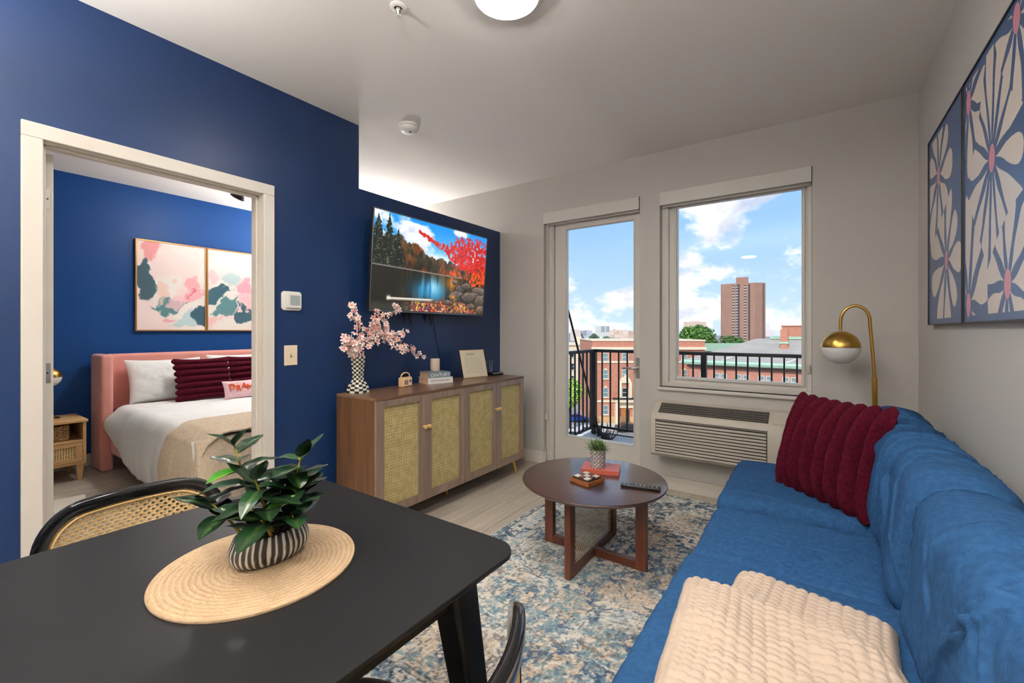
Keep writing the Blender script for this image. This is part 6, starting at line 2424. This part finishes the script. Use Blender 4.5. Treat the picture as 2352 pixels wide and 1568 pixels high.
M_BRICK = mat('red_brick', rgb(196, 134, 110), 0.85, var=rgb(180, 118, 96), var_scale=1.6, bump=0.3, bump_scale=12)
M_BRICK2 = mat('dull_brick', rgb(190, 132, 112), 0.85, var=rgb(174, 118, 100), var_scale=0.8)
M_STONE = mat('cream_stone', rgb(224, 208, 180), 0.8)
M_PANE = mat('house_glass', rgb(120, 138, 140), 0.15, spec=0.8)
M_PANED = mat('house_glass_dark', rgb(44, 50, 54), 0.2)
M_COP = mat('copper_green', rgb(172, 204, 180), 0.7, var=rgb(150, 184, 160), var_scale=0.8)
M_SLATE = mat('slate_roof', rgb(168, 162, 154), 0.75, var=rgb(154, 148, 140), var_scale=0.5, var_stretch=(1, 1, 4))
M_SASH = mat('sash_white', rgb(206, 210, 200), 0.6)

WINS = {}


def house_window(parent, x, y, z, w, h, dark=False):
    """upright window on a front wall at local y; frame with two panes"""
    key = (round(w, 2), round(h, 2), dark)
    if key not in WINS:
        fr = MB()
        t = 0.08
        fr.box((-w / 2, -0.06, -h / 2), (-w / 2 + t, 0.02, h / 2))
        fr.box((w / 2 - t, -0.06, -h / 2), (w / 2, 0.02, h / 2))
        fr.box((-w / 2 + t, -0.06, -h / 2), (w / 2 - t, 0.02, -h / 2 + t))
        fr.box((-w / 2 + t, -0.06, h / 2 - t), (w / 2 - t, 0.02, h / 2))
        fr.box((-w / 2 + t, -0.05, -t / 2), (w / 2 - t, 0.02, t / 2))
        f = fr.build('window', M_SASH, parent, loc=(x, y, z))
        p = MB().box((-w / 2 + t, -0.03, -h / 2 + t), (w / 2 - t, -0.01, h / 2 - t)).build('pane', M_PANED if dark else M_PANE, f)
        s = MB().box((-w / 2 - 0.1, -0.16, -h / 2 - 0.14), (w / 2 + 0.1, 0.0, -h / 2)).build('window_sill', M_STONE, f)
        WINS[key] = (f, p, s)
    else:
        f0, p0, s0 = WINS[key]
        f = share(f0, parent, (x, y, z))
        share(p0, f, (0, 0, 0))
        share(s0, f, (0, 0, 0))


# --- red brick apartment house across the street
D1 = 78.0
rA, rB = rr_(1360, D1), rr_(1619, D1)
zt = zz_(783, D1) - GZ
rbh = town('brick_building', 'red brick building with cream entrance across the street', 'building', (rA + rB) / 2, D1)
hw = (rB - rA) / 2
MB().box((-hw, 0, 0), (hw, 14, zt)).build('walls', M_BRICK, rbh)
MB().box((-hw - 0.1, -0.12, zt), (hw + 0.1, 14, zt + 0.22)).build('parapet_cap', M_STONE, rbh)
cz = zz_(800, D1) - GZ
MB().box((-hw - 0.15, -0.35, cz - 0.2), (hw + 0.15, -0.001, cz + 0.25)).build('cornice', M_STONE, rbh)
for v in (831, 921):
    z = zz_(v, D1) - GZ
    MB().box((-hw - 0.05, -0.14, z - 0.17), (hw + 0.05, -0.001, z + 0.17)).build('stone_band', M_STONE, rbh)
MB().box((-hw - 0.05, -0.12, 0), (hw + 0.05, -0.001, 1.2)).build('plinth', mat('ochre_stone', rgb(200, 160, 116), 0.85), rbh)
cols = [rr_(1391, D1) - (rA + rB) / 2 + 3.5 * k for k in range(5)]
cols[1] = rr_(1436, D1) - (rA + rB) / 2
for ci, cxx in enumerate(cols):
    for ri, v in enumerate((820, 859, 901, 941)):
        z = zz_(v, D1) - GZ
        if ci == 1 and ri == 3:
            continue
        house_window(rbh, cxx, 0, z, 1.0 if ci != 1 else 1.15, 1.65 if ri else 1.5, dark=(ci == 1 and ri == 2))
    if ci != 1:
        for v in (848, 889):
            z = zz_(v, D1) - GZ
            MB().box((cxx - 0.18, -0.1, z - 0.15), (cxx + 0.18, -0.001, z + 0.22)).build('keystone', M_STONE, rbh)
px = cols[1]
pz = zz_(918, D1) - GZ
por = MB()
por.box((px - 1.9, -0.9, 0), (px - 1.3, -0.001, pz - 0.3))
por.box((px + 1.3, -0.9, 0), (px + 1.9, -0.001, pz - 0.3))
por.box((px - 2.1, -1.0, pz - 0.3), (px + 2.1, -0.001, pz + 0.25))
por.box((px - 1.3, -0.3, pz - 1.4), (px + 1.3, -0.001, pz - 0.3))
por.build('portal', M_STONE, rbh)
MB().box((px - 2.3, -1.15, pz + 0.25), (px + 2.3, -0.001, pz + 0.38)).build('portal_ledge', M_BLACK, rbh)
sur = MB()
sur.box((px - 1.15, -0.25, pz + 0.4), (px - 0.65, -0.001, pz + 3.0))
sur.box((px + 0.65, -0.25, pz + 0.4), (px + 1.15, -0.001, pz + 3.0))
sur.prism([(-1.15, 0), (1.15, 0), (0.7, 0.9), (0.25, 1.1), (0, 1.6), (-0.25, 1.1), (-0.7, 0.9)], 0.0, 0.25, frame3((1, 0, 0), (0, 0, 1), (0, -1, 0), (px, -0.001, pz + 3.0)))
sur.build('window_surround', M_STONE, rbh)
dr_ = MB().box((px - 0.8, -0.12, 0), (px + 0.8, -0.001, pz - 1.4)).build('entrance_door', mat('oak_door', rgb(170, 110, 56), 0.6), rbh)
MB().box((px + 0.1, -0.14, 0.3), (px + 0.7, -0.121, pz - 1.7)).build('door_glass', M_PANED, dr_)

# --- long brick house with slate roof and copper gutter
A = Vector((rr_(1582, 71.7), 71.7))
B = Vector((rr_(1842, 62.0), 62.0))
dirv = (B - A).normalized()
Lh = 34.0
ang = math.atan2(dirv.y, dirv.x)
slh = town('slate_roof_house', 'long brick house with grey slate roof and pale green gutter', 'building', A.x, A.y, GZ, ang)
ez = -3.75 - GZ
MB().box((0, 0, 0), (Lh, 16, ez - 0.9)).build('walls', M_BRICK2, slh)
MB().box((-0.2, -0.25, ez - 0.9), (Lh, 0.0, ez - 0.55)).build('frieze', mat('dark_frieze', rgb(110, 84, 76), 0.8), slh)
gut = MB()
gut.prism([(0.0, -0.55), (-1.0, -0.35), (-1.15, 0.0), (-0.9, 0.25), (0.6, 0.35), (0.6, -0.55)], -0.9, Lh, frame3((0, 1, 0), (0, 0, 1), (1, 0, 0), (0, 0, ez)))
gut.build('gutter', M_COP, slh)
rdg = 3.7
roof = MB()
P0, P1, P2, P3 = (-0.6, -0.2, ez + 0.3), (Lh, -0.2, ez + 0.3), (Lh, 8.0, ez + rdg), (8.5, 8.0, ez + rdg)
P4, P5 = (-0.6, 16.2, ez + 0.3), (Lh, 16.2, ez + 0.3)
roof.add([P0, P1, P2, P3, P4, P5], [(0, 1, 2, 3), (0, 3, 4), (3, 2, 5, 4), (0, 4, 5, 1), (1, 5, 2)])
roof.build('slate_roof', M_SLATE, slh)
MB().box((10.5, 7.6, ez + rdg - 0.05), (Lh, 8.4, ez + rdg + 0.35)).build('ridge_cap', M_COP, slh)
for xx in (5.0, 13.5, 22.0):
    MB().hexa([(xx, -0.2, ez + 0.32), (xx + 0.25, -0.2, ez + 0.32), (xx + 2.05, 1.6, ez + 1.12), (xx + 1.8, 1.6, ez + 1.12),
               (xx, -0.25, ez + 0.42), (xx + 0.25, -0.25, ez + 0.42), (xx + 2.05, 1.55, ez + 1.22), (xx + 1.8, 1.55, ez + 1.22)]).build('roof_flashing', M_SASH, slh)
MB().box((12.3, 4.4, ez + 2.0), (13.3, 5.4, ez + 5.2)).build('chimney', M_BRICK, slh)
MB().box((12.2, 4.3, ez + 3.0), (13.4, 5.5, ez + 3.3)).build('chimney_flashing', M_COP, slh)
for k in range(12):
    xx = 2.2 + k * 1.55 + (0.5 if k % 2 else 0.0)
    house_window(slh, xx, 0, ez - 2.35, 0.85, 1.35)
    house_window(slh, xx, 0, ez - 6.2, 0.85, 1.7)

# --- copper roofed wing between them
D3 = 88.0
wg = town('green_roof_wing', 'low wing with a sloping green copper roof behind the slate house', 'building', rr_(1655, D3), D3)
MB().box((-5, 0, 0), (7, 8, zz_(806, D3) - GZ)).build('walls', M_BRICK2, wg)
z0, z1 = zz_(806, D3) - GZ, zz_(789, D3) - GZ
MB().add([(-5.3, -0.3, z0), (7, -0.3, z0), (7, 4, z1), (-3.2, 4, z1), (-5.3, 8.3, z0), (7, 8.3, z0)], [(0, 1, 2, 3), (0, 3, 4), (3, 2, 5, 4), (0, 4, 5, 1), (1, 5, 2)]).build('copper_roof', mat('copper_dull', rgb(140, 166, 138), 0.7), wg)

# --- brick block at the right edge of the window
D4 = 125.0
bb = town('brick_block', 'brown brick block rising behind the chimney', 'building', rr_(1835, D4), D4, face=True)
MB().box((-4.2, 0, 0), (9, 10, zz_(749, D4) - GZ)).build('walls', M_BRICK, bb)
MB().box((-4.4, -0.2, zz_(749, D4) - GZ), (9.2, 10, zz_(747, D4) - GZ)).build('parapet_cap', M_BRICK2, bb)

# --- brown tower
DT = 430.0
tw_ = town('apartment_tower', 'tall brown brick apartment tower on the skyline', 'building', rr_(1706, DT), DT, face=True)
th_ = zz_(650, DT) - GZ
M_TOW = mat('tower_brick', rgb(160, 122, 106), 0.9, var=rgb(150, 114, 98), var_scale=0.15)
hw = rr_(1752, DT) - rr_(1706, DT)
MB().prism([(-hw, 4), (-hw + 1, 3.0), (-9.5, 0), (hw - 17, 0), (hw - 9, 0), (hw - 2, 5), (hw, 8), (hw, 26), (-hw, 26)], 0, th_).build('walls', M_TOW, tw_)
MB().box((-6, 6, th_), (5, 18, th_ + zz_(635, DT) - zz_(650, DT))).build('penthouse', M_TOW, tw_)
M_STRIP = mat('tower_recess', rgb(70, 62, 66), 0.8)
for u, w in ((1697.5, 1.9), (1719.0, 1.5), (1746.5, 1.2)):
    x = rr_(u, DT) - rr_(1706, DT)
    yy = -0.1 if u < 1730 else 4.6
    MB().box((x - w / 2, yy, 5), (x + w / 2, yy + 0.6, th_ - 1.0)).build('recess_strip', M_STRIP, tw_)
w0 = None
for u in (1686.5, 1694.0, 1711.0):
    x = rr_(u, DT) - rr_(1706, DT)
    for k in range(20):
        z = th_ - 3.0 - k * 2.75
        if w0 is None:
            w0 = MB().box((-1.15, -0.25, -0.75), (1.15, 0.0, 0.75)).build('window', M_PANED, tw_, loc=(x, 0, z))
            p0 = MB().box((-1.15, -0.30, -0.75), (1.15, -0.25, -0.2)).build('window_panel', M_SASH, w0)
        else:
            wN = share(w0, tw_, (x, 0, z))
            share(p0, wN, (0, 0, 0))
bandx = rr_(1735, DT) - rr_(1706, DT)
MB().box((bandx - 0.7, 2.0, 0), (bandx + 0.7, 3.4, th_ - 1)).build('pilaster', mat('tower_pale', rgb(190, 144, 124), 0.9), tw_)


# --- distant blocks
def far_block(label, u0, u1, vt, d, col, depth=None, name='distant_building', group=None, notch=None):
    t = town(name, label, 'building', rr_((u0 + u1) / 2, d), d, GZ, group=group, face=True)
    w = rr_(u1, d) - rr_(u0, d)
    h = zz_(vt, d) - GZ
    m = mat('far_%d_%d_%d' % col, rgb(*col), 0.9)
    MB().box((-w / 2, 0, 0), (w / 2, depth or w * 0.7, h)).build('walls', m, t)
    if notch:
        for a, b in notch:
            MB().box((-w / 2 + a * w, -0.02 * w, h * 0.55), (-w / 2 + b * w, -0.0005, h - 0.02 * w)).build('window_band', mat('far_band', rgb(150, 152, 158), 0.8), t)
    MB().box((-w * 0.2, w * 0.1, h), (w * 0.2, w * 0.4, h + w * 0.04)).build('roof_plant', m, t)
    return t


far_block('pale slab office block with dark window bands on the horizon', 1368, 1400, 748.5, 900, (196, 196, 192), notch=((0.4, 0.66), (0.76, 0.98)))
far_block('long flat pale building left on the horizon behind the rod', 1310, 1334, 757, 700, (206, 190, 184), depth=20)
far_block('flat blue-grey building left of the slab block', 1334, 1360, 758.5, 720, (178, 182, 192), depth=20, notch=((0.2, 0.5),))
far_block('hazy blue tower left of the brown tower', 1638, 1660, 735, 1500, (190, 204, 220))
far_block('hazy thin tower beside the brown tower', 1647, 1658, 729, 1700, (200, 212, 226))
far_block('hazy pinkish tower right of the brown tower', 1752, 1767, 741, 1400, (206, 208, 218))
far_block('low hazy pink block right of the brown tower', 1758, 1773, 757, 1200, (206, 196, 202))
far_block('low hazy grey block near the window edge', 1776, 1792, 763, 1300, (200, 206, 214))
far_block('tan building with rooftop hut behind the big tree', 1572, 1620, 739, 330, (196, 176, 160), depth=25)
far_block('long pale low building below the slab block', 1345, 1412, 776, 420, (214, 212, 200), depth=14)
rh = random.Random(31)
k = 0
for row, (v, d) in enumerate(((757, 780), (763, 640), (769, 520), (776, 400))):
    u = 1399 + row * 2
    while u < 1470:
        w = rh.uniform(7, 12)
        c = rh.choice([(206, 182, 166), (196, 170, 156), (214, 196, 182), (186, 160, 150), (200, 190, 176)])
        far_block('small tan rowhouse on the distant hillside', u, u + w, v + rh.uniform(-2.5, 2), d, c, name='hill_rowhouse', group='rowhouses on the distant hill')
        u += w * 1.12

# cream building at the left of the door pane
D5 = 112.0
cr = town('cream_building', 'cream apartment building seen between the left railing bars', 'building', rr_(1322, D5), D5)
hw = (rr_(1362, D5) - rr_(1285, D5)) / 2
zt5 = zz_(793, D5) - GZ
MB().box((-hw, 0, 0), (hw, 12, zt5)).build('walls', M_STONE, cr)
MB().box((-hw - 0.2, -0.3, zt5), (hw + 0.2, 12, zt5 + 0.5)).build('parapet_cap', M_STONE, cr)
MB().box((0.6, 3, zt5 + 0.5), (2.0, 5, zt5 + 2.2)).build('chimney', M_STONE, cr)
for r_ in range(4):
    for c_ in range(4):
        house_window(cr, -hw + 1.4 + c_ * 2.0, 0, zt5 - 2.2 - r_ * 3.2, 1.0, 1.7, dark=True)


# --- trees
def tree(label, r, d, h, cw, dark, light, n=2600, name='tree', base=GZ, group='trees in the town'):
    t = town(name, label, 'tree', r, d, base, group=group)
    rt = random.Random(int(abs(r) * 10 + d))
    tr = h - cw * 0.55
    MB().tube([(0, 0, 0), (0.1, 0, tr * 0.6), (0, 0.1, tr)], [0.35, 0.28, 0.2], 10).build('trunk', mat('bark', rgb(82, 66, 52), 0.9), t, smooth=60)
    lobes = []
    for k in range(14):
        a = rt.uniform(0, 6.28)
        q = rt.uniform(0.0, 0.62)
        lobes.append((Vector((q * cw * 0.62 * math.cos(a), q * cw * 0.62 * math.sin(a), tr + rt.uniform(-0.12, 0.34) * cw * (1 - 0.5 * q))), cw * rt.uniform(0.20, 0.30)))
    mb = MB()
    cols_ = []
    ls = cw * 0.019
    for c, rad in lobes:
        for k in range(n // 7):
            v = Vector((rt.gauss(0, 1), rt.gauss(0, 1), rt.gauss(0, 1))).normalized()
            p = c + v * rad * rt.uniform(0.75, 1.05)
            if p.z < tr - cw * 0.28:
                continue
            nn_ = (v + Vector((rt.uniform(-.5, .5), rt.uniform(-.5, .5), rt.uniform(-.5, .5)))).normalized()
            a_ = nn_.orthogonal().normalized()
            b_ = nn_.cross(a_)
            s = ls * rt.uniform(0.7, 1.5)
            mb.add([p - a_ * s - b_ * s, p + a_ * s - b_ * s * 0.6, p + a_ * s * 0.8 + b_ * s, p - a_ * s * 0.7 + b_ * s], [(0, 1, 2, 3)])
            g_ = rt.random()
            cc_ = np.array(dark) * (1 - g_) + np.array(light) * g_
            cols_ += [cc_] * 4
    stuff(mb.build('crown', paint_mat('tree_leaves', 0.8, spec=0.2), t, colors=np.array(cols_)))


GD, GL = rgb(48, 84, 36)[:3], rgb(106, 146, 66)[:3]
YD, YL = rgb(120, 164, 60)[:3], rgb(190, 220, 110)[:3]
tree('big round green tree beyond the brick roofs', rr_(1598, 98), 98, zz_(738, 98) - GZ, 9.0, GD, GL, n=4200)
tree('dark green tree at the foot of the brown tower', rr_(1674, 105), 105, zz_(769, 105) - GZ, 6.6, rgb(52, 88, 44)[:3], rgb(98, 136, 70)[:3])
tree('light green street tree seen through the left railing bars', rr_(1306, 72), 72, zz_(868, 72) - GZ, 5.6, YD, YL, n=3000)
tree('green tree clump behind the cream building', rr_(1338, 190), 190, zz_(778, 190) - GZ, 9.5, GD, GL)
tree('green tree behind the brick parapet below the slab block', rr_(1352, 200), 200, zz_(780, 200) - GZ, 9.0, GD, GL)
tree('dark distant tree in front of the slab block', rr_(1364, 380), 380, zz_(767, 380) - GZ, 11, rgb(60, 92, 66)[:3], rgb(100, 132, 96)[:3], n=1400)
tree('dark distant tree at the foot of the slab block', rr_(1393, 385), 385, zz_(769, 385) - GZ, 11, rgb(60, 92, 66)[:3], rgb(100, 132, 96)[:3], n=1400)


# --- parked cars
def car(label, r, d, col, turn=0.0):
    t = town('car', label, 'car', r, d, GZ + 0.001, turn, group='parked cars')
    paint = mat('car_%d_%d_%d' % col, rgb(*col), 0.3, coat=0.3)
    prof = [(-2.2, 0.28), (2.2, 0.28), (2.25, 0.62), (2.1, 0.82), (1.1, 0.95), (0.45, 1.42), (-1.1, 1.45), (-1.75, 0.98), (-2.2, 0.9), (-2.28, 0.6)]
    MX = frame3((1, 0, 0), (0, 0, 1), (0, -1, 0), (0, 0.85, 0))
    MB().prism(prof, 0, 1.7, MX).build('body', paint, t, bevel=0.06)
    wp = [(0.95, 0.97), (0.40, 1.36), (-1.05, 1.38), (-1.55, 1.0)]
    MB().prism(wp, -0.01, 1.71, MX).build('side_glass', M_PANED, t)
    MB().hexa([(1.12, -0.7, 0.98), (1.12, 0.7, 0.98), (0.50, 0.65, 1.40), (0.50, -0.65, 1.40), (1.14, -0.7, 1.0), (1.14, 0.7, 1.0), (0.52, 0.65, 1.42), (0.52, -0.65, 1.42)]).build('windscreen', M_PANED, t)
    for x in (-1.4, 1.4):
        for y in (-0.87, 0.68):
            MB().lathe([(0.33, 0), (0.33, 0.19)], 20, Matrix.Translation((x, y + 0.19, 0.33)) @ Matrix.Rotation(R2D(90), 4, 'X')).build('wheel', mat('tyre', rgb(24, 24, 25), 0.8), t, smooth=40)


car('bright blue parked car seen through the left railing bars', rr_(1322, 79.5), 79.5, (30, 84, 190))
car('black parked car in front of the cream entrance', rr_(1447, 71.5), 71.5, (26, 28, 32))
car('white parked car nearest the left railing', rr_(1322, 66.5), 66.5, (226, 228, 230))
car('silver parked car near the railing corner post', rr_(1356, 69.5), 69.5, (190, 194, 198))
